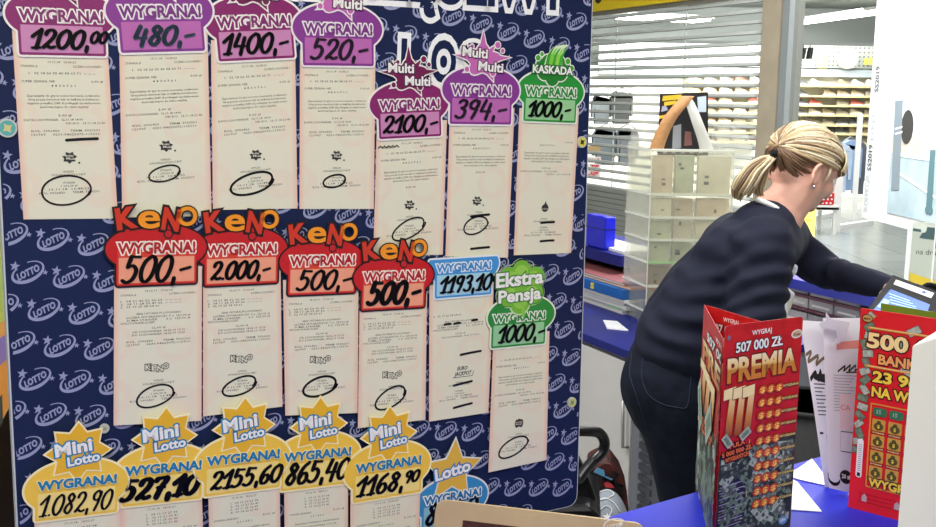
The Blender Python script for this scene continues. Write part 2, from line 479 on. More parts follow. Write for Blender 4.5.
LINES_K = [(6, '18.02.19   17:06:14', .36, 'c'), (9.2, 'STAWKA zł', .2, 'l'), (9.2, 'LICZBA LOSOWAŃ 1', .36, 'r'), (14.5, '1.  04 21 40 52 60 63  -- -- -- --', .8, 'l'), (17, '2.  08 11 28 33 47 66  -- -- -- --', .8, 'l'), (19.5, '3.  02 19 25 38 54 61', .5, 'l'),
           (26, 'GRAJ I WYGRAJ W LOSOWANIU', .6, 'c'), (29, 'LICZBA WYGRANYCH  5 x  250,00 zł', .84, 'c'), (31.6, 'SUMA STAWEK       6 x  125,00 zł', .84, 'c'), (34, 'WYLOSOWANE LICZBY', .45, 'l'), (39, '12,00 zł', .18, 'c'),
           (42, 'OD LOSOWANIA: 18.02.19 17:10', .7, 'c'), (44.6, 'DO LOSOWANIA: 18.02.19 17:25', .7, 'c'), (50.5, 'KOL. 0906420        TERM. 3920201', .84, 'c'), (53.2, '121907     0231-04623072-115310', .84, 'c')]
LINES_M = [(6, '17.10.18   18:02:27', .4, 'c'), (11, '1.  04 12 19 27 38', .45, 'c'), (14, '2.  02 16 21 33 41', .45, 'c'), (17, '3.  07 11 25 36 40', .45, 'c'), (20, '4.  09 14 22 31 42', .45, 'c'), (26, 'STAWKA ZAKŁADU', .4, 'l'), (26, '5,00 zł', .2, 'r'), (30, '2 9 1 4 5 0', .25, 'c'), (36, 'Zapraszamy do kolektury po wypłatę wygranej', .8, 'c'), (40, 'DATA LOSOWANIA 17.10.18', .7, 'c')]

def px_uv(fr, px, py, h=0):
    P = cast(fr.O + fr.N * h, fr.N, px, py); return fr.uv(P)

def receipt(t, fr, corners, lines, v_head, h, logo_px=None, logo_txt=None, circle=None, bars=(), squig=None):
    """corners: TL TR BR BL pixels of the paper; fr: slip frame (origin at the amount field's top left)"""
    q = [px_uv(fr, *c) for c in corners]
    TL, TR, BR, BL = q
    me = bpy.data.meshes.new('receipt'); NU, NV = 2, 14; vs = []; uvs = []
    base = wloc(t)
    L = (TL[1] - BL[1] + TR[1] - BR[1]) / 2
    for j in range(NV + 1):
        b = j / NV
        for i in range(NU + 1):
            a = i / NU
            u = (TL[0] * (1 - a) + TR[0] * a) * (1 - b) + (BL[0] * (1 - a) + BR[0] * a) * b
            v = (TL[1] * (1 - a) + TR[1] * a) * (1 - b) + (BL[1] * (1 - a) + BR[1] * a) * b
            vs.append(fr.p(u, v, h) - base); uvs.append((a, 1 - b))
    fs = []
    for j in range(NV):
        for i in range(NU):
            k = j * (NU + 1) + i; fs.append((k, k + NU + 1, k + NU + 2, k + 1))
    me.from_pydata([tuple(p) for p in vs], [], fs); me.materials.append(PAPER)
    ul = me.uv_layers.new(name='UVMap')
    for p in me.polygons:
        for li in p.loop_indices: ul.data[li].uv = uvs[me.loops[li].vertex_index]
    me.update()
    r = bpy.data.objects.new('receipt', me); COL.objects.link(r); r.parent = t
    so = r.modifiers.new('thick', 'SOLIDIFY'); so.thickness = .00025; so.offset = -1
    # print
    f = Flat(fr); hp = h + .00012
    def edge(v):                         # left and right paper edge at height v
        b = max(0, min(1.02, (v - TL[1]) / (BL[1] - TL[1] - 1e-9))); 
        return TL[0] * (1 - b) + BL[0] * b, TR[0] * (1 - b) + BR[0] * b
    jit = random.uniform(-.001, .001)
    vend = max(BL[1], BR[1]) + .002
    lgv = px_uv(fr, *logo_px)[1] if logo_px else -9
    def put(v, txt, w, al, m=PRN, cap=.00175):
        if v < vend or v - .001 < lgv + .006 and m is PRN and al != 'x': return
        l, rr = edge(v); W = rr - l; l += W * .07; rr -= W * .07; W = rr - l
        wd = w * W
        cu = {'c': (l + rr) / 2, 'x': (l + rr) / 2, 'l': l + wd / 2, 'r': rr - wd / 2}[al] + jit
        f.text(txt, cu, v, hp, m, width=wd, cap=cap, res=1, off=.008)
    for dy, txt, w, al in lines: put(v_head - dy * .001, txt, w, al)
    if logo_px:
        lu, lv = px_uv(fr, *logo_px)
        for k, txt, w in ((-.0125, 'WYPŁATA', .13), (-.0150, '0906420/00231/18/7', .42), (-.0215, 'WYGRANA', .15), (-.0242, '1 200,00 zł', .2), (-.0268, '19.11.18  16:48:22', .5), (-.0296, 'KOL. 0906420      TERM. 3920201', .74)):
            if lv + k > min(BL[1], BR[1]) + .002: put(lv + k, txt, w, 'x')
        f.build('thermal_print', r)
        g = Flat(fr)
        if logo_txt == 'KENO':
            for c, dx, dy, s_ in (('K', -.0078, .0004, 1), ('E', -.0024, -.0004, .9), ('N', .0026, -.0016, 1), ('O', .0078, .0006, .9)):
                g.text(c, lu + dx, lv + dy - .002, hp, PRND, cap=.0052 * s_, width=.0048, off=.03, grow=.0007, res=3)
                g.text(c, lu + dx, lv + dy - .002, hp + .0001, mat('receipt_white', (222, 219, 194), .6), cap=.0052 * s_, width=.0048, off=.03, res=3)
        elif logo_txt == 'EURO':
            for dv in ((0, 0),) :
                g.poly([(lu - .012, lv - .006), (lu + .011, lv - .006), (lu + .013, lv - .001), (lu + .006, lv + .007), (lu - .008, lv + .006)], hp, mat('receipt_white', (222, 219, 194), .6))
                g.text('EURO', lu - .001, lv + .0012, hp + .0001, PRND, cap=.004, width=.0125, off=.03, shear=.3)
                g.text('JACKPOT', lu, lv - .0045, hp + .0001, PRND, cap=.0042, width=.021, off=.03, shear=.3)
                g.stroke([(lu - .012, lv - .006), (lu + .011, lv - .006), (lu + .013, lv - .001)], .0006, hp + .0001, PRND)
        elif logo_txt == 'EX':
            for a in range(3): g.poly(ellipse(lu + (a - 1) * .0028, lv + (.0008 if a == 1 else 0), .0028, .0046, 14), hp, PRND)
            g.text('EKSTRA', lu, lv + .0006, hp + .0001, mat('receipt_white', (222, 219, 194), .6), width=.0092, cap=.0015, off=.01)
            g.text('PENSJA', lu, lv - .0016, hp + .0001, mat('receipt_white', (222, 219, 194), .6), width=.0088, cap=.0015, off=.01)
        elif logo_txt == 'KA':
            g.poly(ellipse(lu, lv, .0045, .0042, 16), hp, PRND); g.poly([(lu - .002, lv + .002), (lu + .0005, lv + .0075), (lu + .003, lv + .002)], hp, PRND)
            g.text('KASKADA', lu, lv - .0016, hp + .0001, mat('receipt_white', (222, 219, 194), .6), width=.0078, cap=.0012, off=.01)
        else:
            g.poly([(lu + (1.0 if k % 2 == 0 else .72) * .0062 * math.cos(k * math.pi / 7 + .2), lv + (1.0 if k % 2 == 0 else .7) * .0052 * math.sin(k * math.pi / 7 + .2)) for k in range(14)], hp, PRND)
            W_ = mat('receipt_white', (222, 219, 194), .6)
            g.text('Multi', lu - .0012, lv + .0008, hp + .0001, W_, width=.0082, cap=.0018, off=.015, ang=-.1)
            g.text('Multi', lu + .0014, lv - .0018, hp + .0001, W_, width=.0082, cap=.0018, off=.015, ang=-.1)
            g.poly(ellipse(lu + .0075, lv - .0045, .0009, .0009, 8), hp, PRND)
        g.build('printed_logo', r)
    else: f.build('thermal_print', r)
    g = Flat(fr); any_ = False
    if circle:
        px, py, rx, ry, an, w = circle
        cu, cv = px_uv(fr, px, py); kx = abs(px_uv(fr, px + 10, py)[0] - cu) / 10; ky = abs(px_uv(fr, px, py + 10)[1] - cv) / 10
        pts = []
        for k in range(0, 41):
            t_ = -.6 + (2 * math.pi + .35) * k / 40; wob = 1 + .05 * math.sin(2.3 * t_ + px) + .0012 * k
            x, y = rx * wob * math.cos(t_), ry * wob * math.sin(t_)
            a_ = math.radians(an); x, y = x * math.cos(a_) - y * math.sin(a_), x * math.sin(a_) + y * math.cos(a_)
            pts.append((cu + x * kx, cv + y * ky))
        g.stroke(pts, w * kx, hp + .0002, INK); any_ = True
    for (px, py, w, an) in bars:
        cu, cv = px_uv(fr, px, py); kx = abs(px_uv(fr, px + 10, py)[0] - cu) / 10; a_ = math.radians(an)
        g.stroke([(cu - math.cos(a_) * w * kx / 2, cv - math.sin(a_) * w * kx / 2), (cu, cv + .0002), (cu + math.cos(a_) * w * kx / 2, cv + math.sin(a_) * w * kx / 2)], .0024, hp + .0002, INK); any_ = True
    if squig:
        cu, cv = px_uv(fr, *squig)
        g.stroke([(cu - .011 + .0022 * k, cv + (.0012 if k % 2 else -.0006)) for k in range(11)], .0011, hp + .0002, INK); any_ = True
    if any_: g.build('marker_circle', r) if circle else g.build('marker_bar', r)
    return r
def C(name, rgb, rgh=.35): return mat('card_' + name, rgb, rgh)
STY = {
 'multi': dict(body=(134, 32, 100), field=(200, 134, 176), txt=(128, 40, 104), out=(240, 236, 226), brd=(238, 232, 222), emb=(112, 22, 74), emb2=(240, 232, 226)),
 'violet': dict(body=(134, 56, 140), field=(186, 104, 170), txt=(120, 48, 124), out=(236, 232, 226), brd=(236, 230, 224), emb=(196, 104, 172), emb2=(240, 232, 226)),
 'keno': dict(body=(196, 24, 28), field=(238, 158, 124), txt=(176, 26, 34), out=(244, 232, 214), brd=(30, 14, 12)),
 'mini': dict(body=(240, 196, 66), field=(244, 218, 128), txt=(24, 120, 166), out=(250, 236, 176), brd=(246, 232, 180)),
 'lotto': dict(body=(56, 138, 186), field=(140, 186, 200), txt=(34, 110, 160), out=(232, 236, 226), brd=(226, 226, 214)),
 'green': dict(body=(40, 148, 56), field=(152, 204, 146), txt=(34, 134, 50), out=(238, 240, 226), brd=(232, 234, 218)),
 'euro': dict(body=(66, 148, 208), field=(164, 208, 222), txt=(58, 138, 196), out=(234, 238, 236), brd=(226, 232, 230)),
 'ekstra': dict(body=(44, 140, 56), field=(150, 204, 150), txt=(40, 132, 54), out=(236, 240, 222), brd=(228, 236, 214)),
}
SLIPS = []
def slip(style, TL, TR, amount, awid, label, paper, lines, lpx, ltxt, circle, bars=(), squig=None, layer=0.0, small=None, hw=.0040, ah=.0155, mk=None, aoff=(0, 0), group='prize slips on the board'):
    S = STY[style]
    a = bst_h(*TL, layer + .0021); b = bst_h(*TR, layer + .0021)
    ang = math.atan2(b[1] - a[1], b[0] - a[0]); F = math.hypot(b[0] - a[0], b[1] - a[1]); k = F / .069
    fr = BF.sub(a[0], a[1], ang, .0008 + layer)
    mid = fr.p(F / 2, 0, 0)
    t = thing('prize_slip', mid, label, 'prize slip', group)
    r = receipt(t, fr, paper, lines, -.026 * k, 0, lpx, ltxt, circle, bars, squig)
    tone = C(style + '_body', S['body']); brd = C(style + '_border', S['brd'])
    if style == 'keno': ell = ellipse(.0345, .0080, .0462, .0222, 60); top = .01
    elif style in ('mini',): ell = ellipse(.0345, .0035, .0462, .0262, 60); top = .004
    elif style == 'lotto': ell = ellipse(.0345, .004, .045, .025, 60); top = .004
    elif style == 'euro': ell = [(x, min(y, .0175)) for x, y in ellipse(.0345, .0095, .0462, .024, 60)]; top = .01
    elif style == 'ekstra': ell = ellipse(.0375, .009, .0455, .0235, 60); top = .01
    else: ell = ellipse(.0345, .009, .0462, .0235, 60); top = .01
    m_ = .0022
    rect = rrect(-m_, -.0235 - m_, .069 + m_, top, .002)
    body = union([ell, rect], .0345, .0)
    K = lambda pts: [(x * k, y * k) for x, y in pts]
    f = Flat(fr)
    f.slab(K(grow(body, .0017 if style == 'keno' else .0019)), .0004, .0010, brd)
    f.poly(K(body), .00112, tone)
    if style == 'keno':
        f.poly(K(rrect(-.0012, -.0247, .0702, .006, .001)), .0012, C('keno_rim', (214, 64, 44)))
    hd = f.build('header_card', t)
    f = Flat(fr); f.poly(K(rrect(0, -.0235, .069, 0, .0006)), .0013, C(style + '_field', S['field'], .3)); f.build('amount_field', hd)
    f = Flat(fr)
    wv = .0032; cap = .0092 if style in ('mini', 'lotto', 'ekstra', 'euro') else .0104
    tw = .071
    grw = .0007 if style == 'mini' else .0013
    tz = .0012 if style in ('mini', 'lotto') else 0
    f.text('WYGRANA!', .0345 * k, wv * k, .00125 + tz, C(style + '_out', S['out']), width=tw * k, cap=cap * k, off=.03, grow=grw * k, res=3)
    f.text('WYGRANA!', .0345 * k, wv * k, .00140 + tz, C(style + '_txt', S['txt']), width=tw * k, cap=cap * k, off=.034 if style != 'mini' else .045, res=3)
    f.build('headline_lettering', hd)
    # emblem
    W = C('emblem_white', (240, 238, 230)); hB = .0016
    if style in ('multi', 'violet'):
        f = Flat(fr); cu, cv = .0345, .0385
        rr = [.034, .014, .022, .015, .019, .014, .030, .015, .023, .014, .022, .016, .026, .014, .030, .015, .020, .0145, .036, .016, .021, .015]
        n = len(rr)
        sp = [(cu + rr[q] * math.cos(2 * math.pi * q / n + .25), cv + rr[q] * .86 * math.sin(2 * math.pi * q / n + .25)) for q in range(n)]
        # longest spikes point up and to both sides
        sp = []
        for q in range(40):
            a_ = 2 * math.pi * q / 40; base = .0165 + .003 * math.sin(5 * a_) ; 
            if q == 10: base = .033
            if q in (1, 19): base = .030
            if q == 33: base = .026
            if q == 24: base = .024
            if q in (6, 15): base = .0225
            sp.append((cu + 1.12 * base * math.cos(a_), cv + base * .88 * math.sin(a_)))
        f.poly(K(grow(sp, .0014)), hB, C(style + '_brd2', S['brd'])); f.poly(K(sp), hB + .00015, C(style + '_emb', S['emb']))
        for (x, y, r_) in ((.052, .0545, .0032), (.058, .049, .0022), (.016, .029, .0026), (.047, .026, .0030), (.0215, .052, .002)):
            f.poly(K(ellipse(x, y, r_ + .001, r_ + .001, 14)), hB + .00017, W); f.poly(K(ellipse(x, y, r_, r_, 14)), hB + .0003, C(style + '_emb', S['emb']))
        for s_, x, y in (('Multi', .0250, .0410), ('Multi', .0440, .0275)):
            f.text(s_, x * k, y * k, hB + .00035, C(style + '_dark', (74, 14, 60)), width=.030 * k, cap=.0098 * k, off=.03, grow=.0009 * k, ang=-.05, res=3)
            f.text(s_, x * k, y * k, hB + .0005, W, width=.030 * k, cap=.0098 * k, off=.03, ang=-.05, res=3)
        f.build('game_emblem', hd)
    elif style == 'keno':
        f = Flat(fr); BL = C('keno_black', (26, 12, 10)); R_ = C('keno_red', (206, 52, 28)); O_ = C('keno_orange', (240, 148, 30)); RO = C('keno_mid', (222, 84, 28))
        f.poly(K(ellipse(.0445, .0210, .0044, .0044, 18)), hB, BL); f.poly(K(ellipse(.0445, .0210, .0033, .0033, 18)), hB + .0002, C('keno_ball', (188, 30, 34)))
        for ch, x, y, c_, w_, an, col_, col2 in (('K', .0080, .0262, .0200, .0190, .14, R_, RO), ('e', .0268, .0272, .0170, .0180, 0, O_, O_), ('N', .0455, .0240, .0210, .0165, -.16, R_, RO), ('O', .0625, .0290, .0165, .0175, .08, O_, O_)):
            c2_ = c_ * (1.28 if ch == 'e' else 1); of_ = 0.0 if ch in 'eO' else .045; gr_ = .0016 if ch in 'eO' else .0016
            f.text(ch, x * k, y * k, hB + .0001, BL, width=w_ * k, cap=c2_ * k, off=of_, grow=gr_ * k * 1.2, ang=an, res=4)
            f.text(ch, x * k, y * k, hB + .0003, col_, width=w_ * k, cap=c2_ * k, off=of_, grow=(.0007 * k if ch in 'eO' else 0), ang=an, res=4)
        f.build('game_emblem', hd)
    elif style == 'mini':
        f = Flat(fr); cu, cv = .0345, .0365
        st = [(cu + (.0285 if q % 2 == 0 else .0195) * math.cos(math.pi / 2 + math.pi * q / 8), cv + (.0275 if q % 2 == 0 else .0190) * math.sin(math.pi / 2 + math.pi * q / 8)) for q in range(16)]
        f.slab(K(grow(st, .0014)), .0004, hB, brd); f.poly(K(st), hB + .00012, C('mini_star', (232, 178, 34)))
        Bt = C('mini_bluetxt', (34, 128, 168))
        for s_, x, y, w_, c_ in (('Mini', .0310, .0350, .0330, .0125), ('Lotto', .0400, .0250, .0290, .0090)):
            f.text(s_, x * k, y * k, hB + .0002, Bt, width=w_ * k, cap=c_ * k, off=.035, grow=.0013 * k, ang=.12, res=3)
            f.text(s_, x * k, y * k, hB + .0004, W, width=w_ * k, cap=c_ * k, off=.035, ang=.12, res=3)
        f.build('game_emblem', hd)
    elif style == 'lotto':
        f = Flat(fr); st = star(.0345, .036, .0345, .0165, 5, math.pi / 2 - .06)
        f.slab(K(grow(st, .0014)), .0004, hB, brd); f.poly(K(st), hB + .00012, C('gold_star', (224, 178, 58)))
        f.text('Lotto', .0345 * k, .030 * k, hB + .0002, C('lotto_bluetxt', (40, 124, 176)), width=.044 * k, cap=.0135 * k, off=.035, grow=.0014 * k, ang=.14, res=3)
        f.text('Lotto', .0345 * k, .030 * k, hB + .0004, W, width=.044 * k, cap=.0135 * k, off=.035, ang=.14, res=3)
        f.build('game_emblem', hd)
    elif style == 'green':
        f = Flat(fr); cir = [ellipse(.0345 + dx, .033 + dy, r_, r_, 20) for dx, dy, r_ in ((0, 0, .0125), (-.011, -.002, .010), (.011, -.002, .010), (-.017, .006, .006), (.018, .006, .006), (0, -.009, .009), (-.007, .008, .009), (.008, .008, .009))]
        bl = union(cir, .0345, .033)
        f.poly(K(grow(bl, .0014)), hB, C('green_brd2', S['brd'])); f.poly(K(bl), hB + .00012, C('green_dark', (34, 128, 44)))
        for x, y, r_ in ((.0135, .0455, .0032), (.055, .0440, .0034), (.0185, .050, .0024), (.0610, .0365, .003)):
            f.poly(K(ellipse(x, y, r_ + .001, r_ + .001, 14)), hB + .00015, W); f.poly(K(ellipse(x, y, r_, r_, 14)), hB + .0003, C('green_mid', (70, 168, 48)))
        f.poly(K(smooth_line([(.022, .038), (.026, .050), (.036, .0595), (.0545, .0625), (.048, .056), (.047, .038)], 4)), hB + .0004, C('green_leafbrd', (214, 236, 190)))
        for q, c_ in enumerate(((54, 156, 40), (128, 204, 60), (60, 166, 44), (150, 214, 76), (66, 170, 50))):
            x = .0238 + q * .0044
            f.poly(K([(x, .0375), (x + .0022, .0490), (x + .0075, .0560), (x + .0120, .0592), (x + .0085, .0535), (x + .0062, .0480), (x + .0044, .0375)]), hB + .0005 + q * .00002, C('leaf%d' % q, c_))
        f.text('KASKADA', .0345 * k, .0285 * k, hB + .0007, C('green_deep', (20, 96, 34)), width=.056 * k, cap=.0092 * k, off=.035, grow=.0012 * k, res=3)
        f.text('KASKADA', .0345 * k, .0285 * k, hB + .0009, W, width=.056 * k, cap=.0092 * k, off=.035, res=3)
        f.build('game_emblem', hd)
    elif style == 'ekstra':
        f = Flat(fr); cu, cv = .034, .0435
        cir = [ellipse(cu + dx, cv + dy, rx, ry, 24) for dx, dy, rx, ry in ((0, .017, .0125, .0125), (-.016, .010, .0135, .0125), (.019, .009, .0135, .0125), (-.016, -.010, .0145, .0125), (.017, -.009, .0145, .0125), (0, -.019, .013, .013), (0, 0, .018, .016))]
        bl = union(cir, cu, cv)
        f.slab(K(grow(bl, .0018)), .0004, hB, C('clover_brd', (204, 226, 170))); f.poly(K(bl), hB + .00012, C('clover', (118, 184, 56)))
        for dx, dy in ((0, .017), (-.016, .010), (.019, .009), (-.016, -.010), (.017, -.009), (0, -.019)):
            f.poly(K(ellipse(cu + dx * .9, cv + dy * .95, .009, .008, 20)), hB + .0002, C('clover_light', (148, 204, 78)))
        f.poly(K([(cu - .001, cv - .014), (cu + .004, cv - .036), (cu + .008, cv - .035), (cu + .004, cv - .014)]), hB + .0003, C('clover_stem', (140, 198, 70)))
        for s_, x, y, w_, c_ in (('Ekstra', .0325, .0440, .0640, .0165), ('Pensja', .0335, .0262, .0580, .0145)):
            f.text(s_, x * k, y * k, hB + .0005, C('clover_deep', (52, 128, 44)), width=w_ * k, cap=c_ * k, off=.035, grow=.0012 * k, ang=.04, res=3)
            f.text(s_, x * k, y * k, hB + .0007, W, width=w_ * k, cap=c_ * k, off=.035, ang=.04, res=3)
        f.build('game_emblem', hd)
    f = Flat(fr)
    x0, x1 = awid
    handwrite(f, amount, (x0 * .069 + aoff[0]) * k, (-.0195 + aoff[1]) * k, x1 * .069 * k, ah * k, hw * k, .0022 if style not in ('ekstra',) else .0024, mk or INK, small_from=small)
    f.build('handwritten_amount', hd)
    SLIPS.append(t)
    return t
G1 = 'slips with purple and green cards in the upper rows'
TEAL = mat('fading_marker', (66, 88, 104), .4)
DGREY = mat('grey_marker', (58, 44, 62), .4)
L1, L2 = 0, .0022
slip('multi', (20.2, 24.3), (102.5, 27), '1200,00', (.12, 1.06), 'long slip headed by a purple card reading 1200,00, leftmost of the top row', [(12, 29), (106.5, 29), (118, 218.5), (23.5, 219.4)], LINES_A, (69.5, 157.6), 'M', (66.5, 190, 25, 13.5, 6, 2.0), bars=((82, 139.4, 31, 2),), layer=L1, small=5)
slip('violet', (120.8, 22), (200.5, 21), '480,-', (.14, .92), 'long slip headed by a violet card with faded teal writing 480', [(119, 30), (207.5, 30), (211.5, 216), (122.3, 217.5)], LINES_A, (166, 146), 'M', (164.5, 173.5, 15, 7.5, 12, 1.7), layer=L1 + .0004, mk=TEAL, hw=.0044)
slip('multi', (218.5, 32.3), (290.6, 29.6), '1400,-', (.04, .96), 'long slip headed by a purple card reading 1400', [(211, 40), (295, 40), (297.5, 208.5), (213, 210)], LINES_A, (255.7, 155), 'M', (252, 183.5, 20.5, 10, 12, 2.2), layer=L1, ah=.017)
slip('violet', (304.7, 37.2), (371.5, 39), '520,-', (.10, .95), 'long slip headed by a violet card with grey handwritten 520', [(300, 50), (375.5, 50), (373.8, 209), (299.5, 209)], LINES_A, (336.6, 155.7), 'M', (334.3, 181, 10.5, 6, 14, 1.7), layer=L1 + .0004, mk=DGREY, ah=.018)
slip('multi', (380.4, 113.9), (439, 111.5), '2100,-', (.04, .98), 'slip headed by a purple splash card reading 2100, below the words LOS', [(377, 122), (447, 120), (442.8, 254.6), (373.3, 257)], LINES_A[:12], (409.4, 205), 'M', (408.6, 229, 16.5, 8.5, 24, 1.5), squig=(388.5, 147), layer=L1, ah=.0165)
slip('violet', (452.3, 98), (510, 99.5), '394,-', (.06, .96), 'slip headed by a violet splash card with grey writing 394', [(450, 108), (514.5, 108), (508, 257.6), (445.5, 256.5)], LINES_A[:12], (477, 201), 'M', (475.8, 225.3, 12.5, 7.5, 20, 1.4), bars=((480, 215.5, 18, 4), (480, 248, 18, 2)), layer=L1 + .0004, mk=DGREY, ah=.018)
slip('green', (526, 98), (575.3, 100.6), '1000,-', (.06, .92), 'slip headed by a green splash card reading 1000 at the upper right of the board', [(519.5, 108), (579, 108), (571, 253), (513.8, 255.3)], LINES_A[5:14], (545, 208), 'KA', None, bars=((547.5, 222.4, 13, 2), (547, 240.8, 13, 2)), layer=L1, ah=.0165)
G2 = 'slips with red cards in the middle row'
slip('keno', (118.8, 258), (194.3, 255.8), '500,-', (.06, .96), 'slip headed by a red card reading 500, leftmost of the red cards', [(114.2, 266), (202, 266), (201.5, 420.8), (113.6, 425.6)], LINES_K, (157, 367.6), 'KENO', (155.5, 395.8, 19, 9.5, 12, 1.9), layer=L2 + .0006, ah=.0235, hw=.0042, aoff=(0, -.003))
slip('keno', (207, 259.4), (275.9, 256.9), '2.000,-', (.06, .92), 'slip headed by a red card reading 2.000', [(203, 268), (280.5, 268), (282.5, 406.6), (203, 416.5)], LINES_K, (241.4, 358.8), 'KENO', (239.4, 386, 16, 8.5, 16, 1.9), layer=L2, ah=.0165)
slip('keno', (290.6, 269.8), (354, 267.9), '500,-', (.12, .98), 'slip headed by a red card reading 500, third of the four red cards', [(283, 280), (358.5, 280), (357.7, 413), (285.3, 415.6)], LINES_K, (320.4, 359.8), 'KENO', (320, 386.4, 16, 9, 10, 2.2), layer=L2 + .0006, ah=.019, aoff=(0, -.001))
slip('keno', (364, 285.7), (423.6, 283), '500,-', (.08, .96), 'slip headed by a red card with bolder 500, rightmost of the red cards', [(359.8, 296), (427, 294), (425.4, 419.7), (357.9, 428.3)], LINES_K, (392.2, 375), 'KENO', (390.4, 397.8, 15, 9, 30, 1.7), layer=L2 + .0026, ah=.022, hw=.0062)
slip('euro', (437, 275.6), (490.2, 271.8), '1193,10', (.06, 1.04), 'slip headed by a light blue card reading 1193,10', [(429.5, 285), (494, 282), (488.4, 412.6), (429, 421.7)], LINES_K[5:12], (463, 371), 'EURO', None, bars=((470.7, 352.8, 20, 4), (462.7, 383.3, 18, 6), (462.7, 405.5, 18, 6), (447.5, 324.2, 6, 2), (457, 323.3, 6, 2), (474.5, 320, 5, 4)), layer=L2, ah=.017)
slip('ekstra', (493.6, 325.9), (544.3, 321.7), '1000,-', (.10, 1.02), 'slip headed by a green card with a pale clover reading 1000', [(493.5, 335), (549.5, 331), (546.5, 460), (488.4, 472.5)], LINES_A[3:16], (519, 423.4), 'EX', (513.4, 446.8, 15.5, 7.5, 24, 1.5), layer=L2 + .0018, ah=.0185)
G3 = 'slips with yellow star cards in the bottom row'
L3 = .0062
def low(TL, TR, wl=.004):
    a = (TL[0] - wl * 1000, TL[1] + 10); return a
slip('mini', (37.9, 494.4), (115.4, 485.8), '1.082,90', (.02, .96), 'slip headed by a yellow star card reading 1.082,90', [(33, 505), (120, 496), (129, 660), (45, 670)], LINES_M, None, None, None, layer=L3 + .0012, hw=.0026, ah=.0185, aoff=(0, -.0015))
slip('mini', (125.3, 479.5), (200, 472.3), '527,10', (-.04, 1.0), 'slip headed by a yellow star card with a bold 527,10', [(120, 490), (201.5, 482), (207, 650), (127, 660)], LINES_M, None, None, None, layer=L3, hw=.0062, ah=.0180)
slip('mini', (207, 469.6), (278.3, 461), '2155,60', (.06, 1.06), 'slip headed by a yellow star card reading 2155,60, middle of the yellow cards', [(208, 480), (279.5, 472), (282, 650), (212, 660)], LINES_M, None, None, None, layer=L3 + .0012, hw=.0040, ah=.0160)
slip('mini', (284, 465.3), (349.5, 458.2), '865,40', (.04, 1.0), 'slip headed by a yellow star card reading 865,40', [(284, 476), (348, 469), (348, 650), (286, 660)], LINES_M, None, None, None, layer=L3, hw=.0044, ah=.0200, small=None)
slip('mini', (355.6, 476.7), (419.7, 466.7), '1168,90', (.02, 1.0), 'slip headed by a yellow star card reading 1168,90, rightmost of the yellow cards', [(350.5, 486), (420.5, 477), (416, 650), (350, 660)], LINES_M, None, None, None, layer=L3 + .0012, hw=.0042, ah=.0175, small=5)
slip('lotto', (424, 508), (479.5, 498), '82,50', (.04, .96), 'slip headed by a blue card with a gold star, partly behind the gold frame', [(420, 519), (484, 510), (478, 660), (416, 670)], LINES_M, None, None, None, layer=L3, hw=.0048, ah=.0220)
# ------------------------------------------------------------------ front counter (blue)
BLUE = mat('counter_blue', (36, 44, 190), .5, spec=.25)
BLUEE = mat('counter_blue_edge', (22, 30, 130), .35)
e1 = at_h(611, 516, CH); e2 = at_h(797, 463, CH)
ed = (e2 - e1).normalized(); en = V((ed.y, -ed.x, 0))           # along the far edge, and towards the camera
a0 = e1 - ed * 1.05; a1 = e2 + ed * .75
cpts = [a0, a1, a1 + en * 1.2, a0 + en * 1.2]
# keep the counter in front of the photographer from reaching the camera: cut at .42 m
cpts = [a0, a1, a1 + en * .62, a0 + en * .62]
cm = (cpts[0] + cpts[2]) / 2
t = thing('service_counter', V((cm.x, cm.y, 0)), 'tall counter with a glossy bright blue top, in front of the woman', 'counter')
b = MB(); b.prism([p - V((0, 0, .03)) for p in cpts], V((0, 0, .03)), BLUE); b.build('countertop', t, bevel=.002)
b = MB(); c0 = [a0 + en * .03 + ed * .03, a1 + en * .03 - ed * .03, a1 + en * .59 - ed * .03, a0 + en * .59 + ed * .03]
b.prism([V((p.x, p.y, .0)) for p in c0], V((0, 0, CH - .031)), mat('counter_body', (60, 60, 66), .5)); b.build('counter_body', t)

def card_frame(blx, bly, brx, bry, h=CH):
    """upright plane standing on the counter through two base pixels"""
    A = at_h(blx, bly, h); B = at_h(brx, bry, h)
    X = (B - A); X.z = 0; w = X.length; X.normalize()
    return Frame(A, X, V((0, 0, 1)), V((X.y, -X.x, 0))), w

RED = mat('scratch_red', (204, 34, 34), .4, rgb2=(184, 26, 28), nscale=60)
GOLDT = mat('gold_print', (226, 176, 84), .35); GOLDL = mat('gold_print_light', (246, 226, 168), .35); ORN = mat('scratch_orange', (232, 112, 34), .35)
DK = mat('print_black', (24, 18, 16), .4); CARDW = mat('card_white', (238, 238, 234), .45); BANK = mat('banknote_green', (130, 150, 124), .5, rgb2=(90, 112, 92), nscale=300)
BANK2 = mat('banknote_pale', (190, 200, 184), .5, rgb2=(150, 166, 146), nscale=300); GREY3 = mat('banknote_grey', (112, 114, 110), .5, rgb2=(70, 74, 70), nscale=200)
DKG = mat('banknote_dark', (36, 44, 38), .5, rgb2=(60, 70, 58), nscale=90); NAV2 = mat('print_navy', (34, 30, 52), .4); SILV = mat('print_lilac', (180, 176, 196), .4)

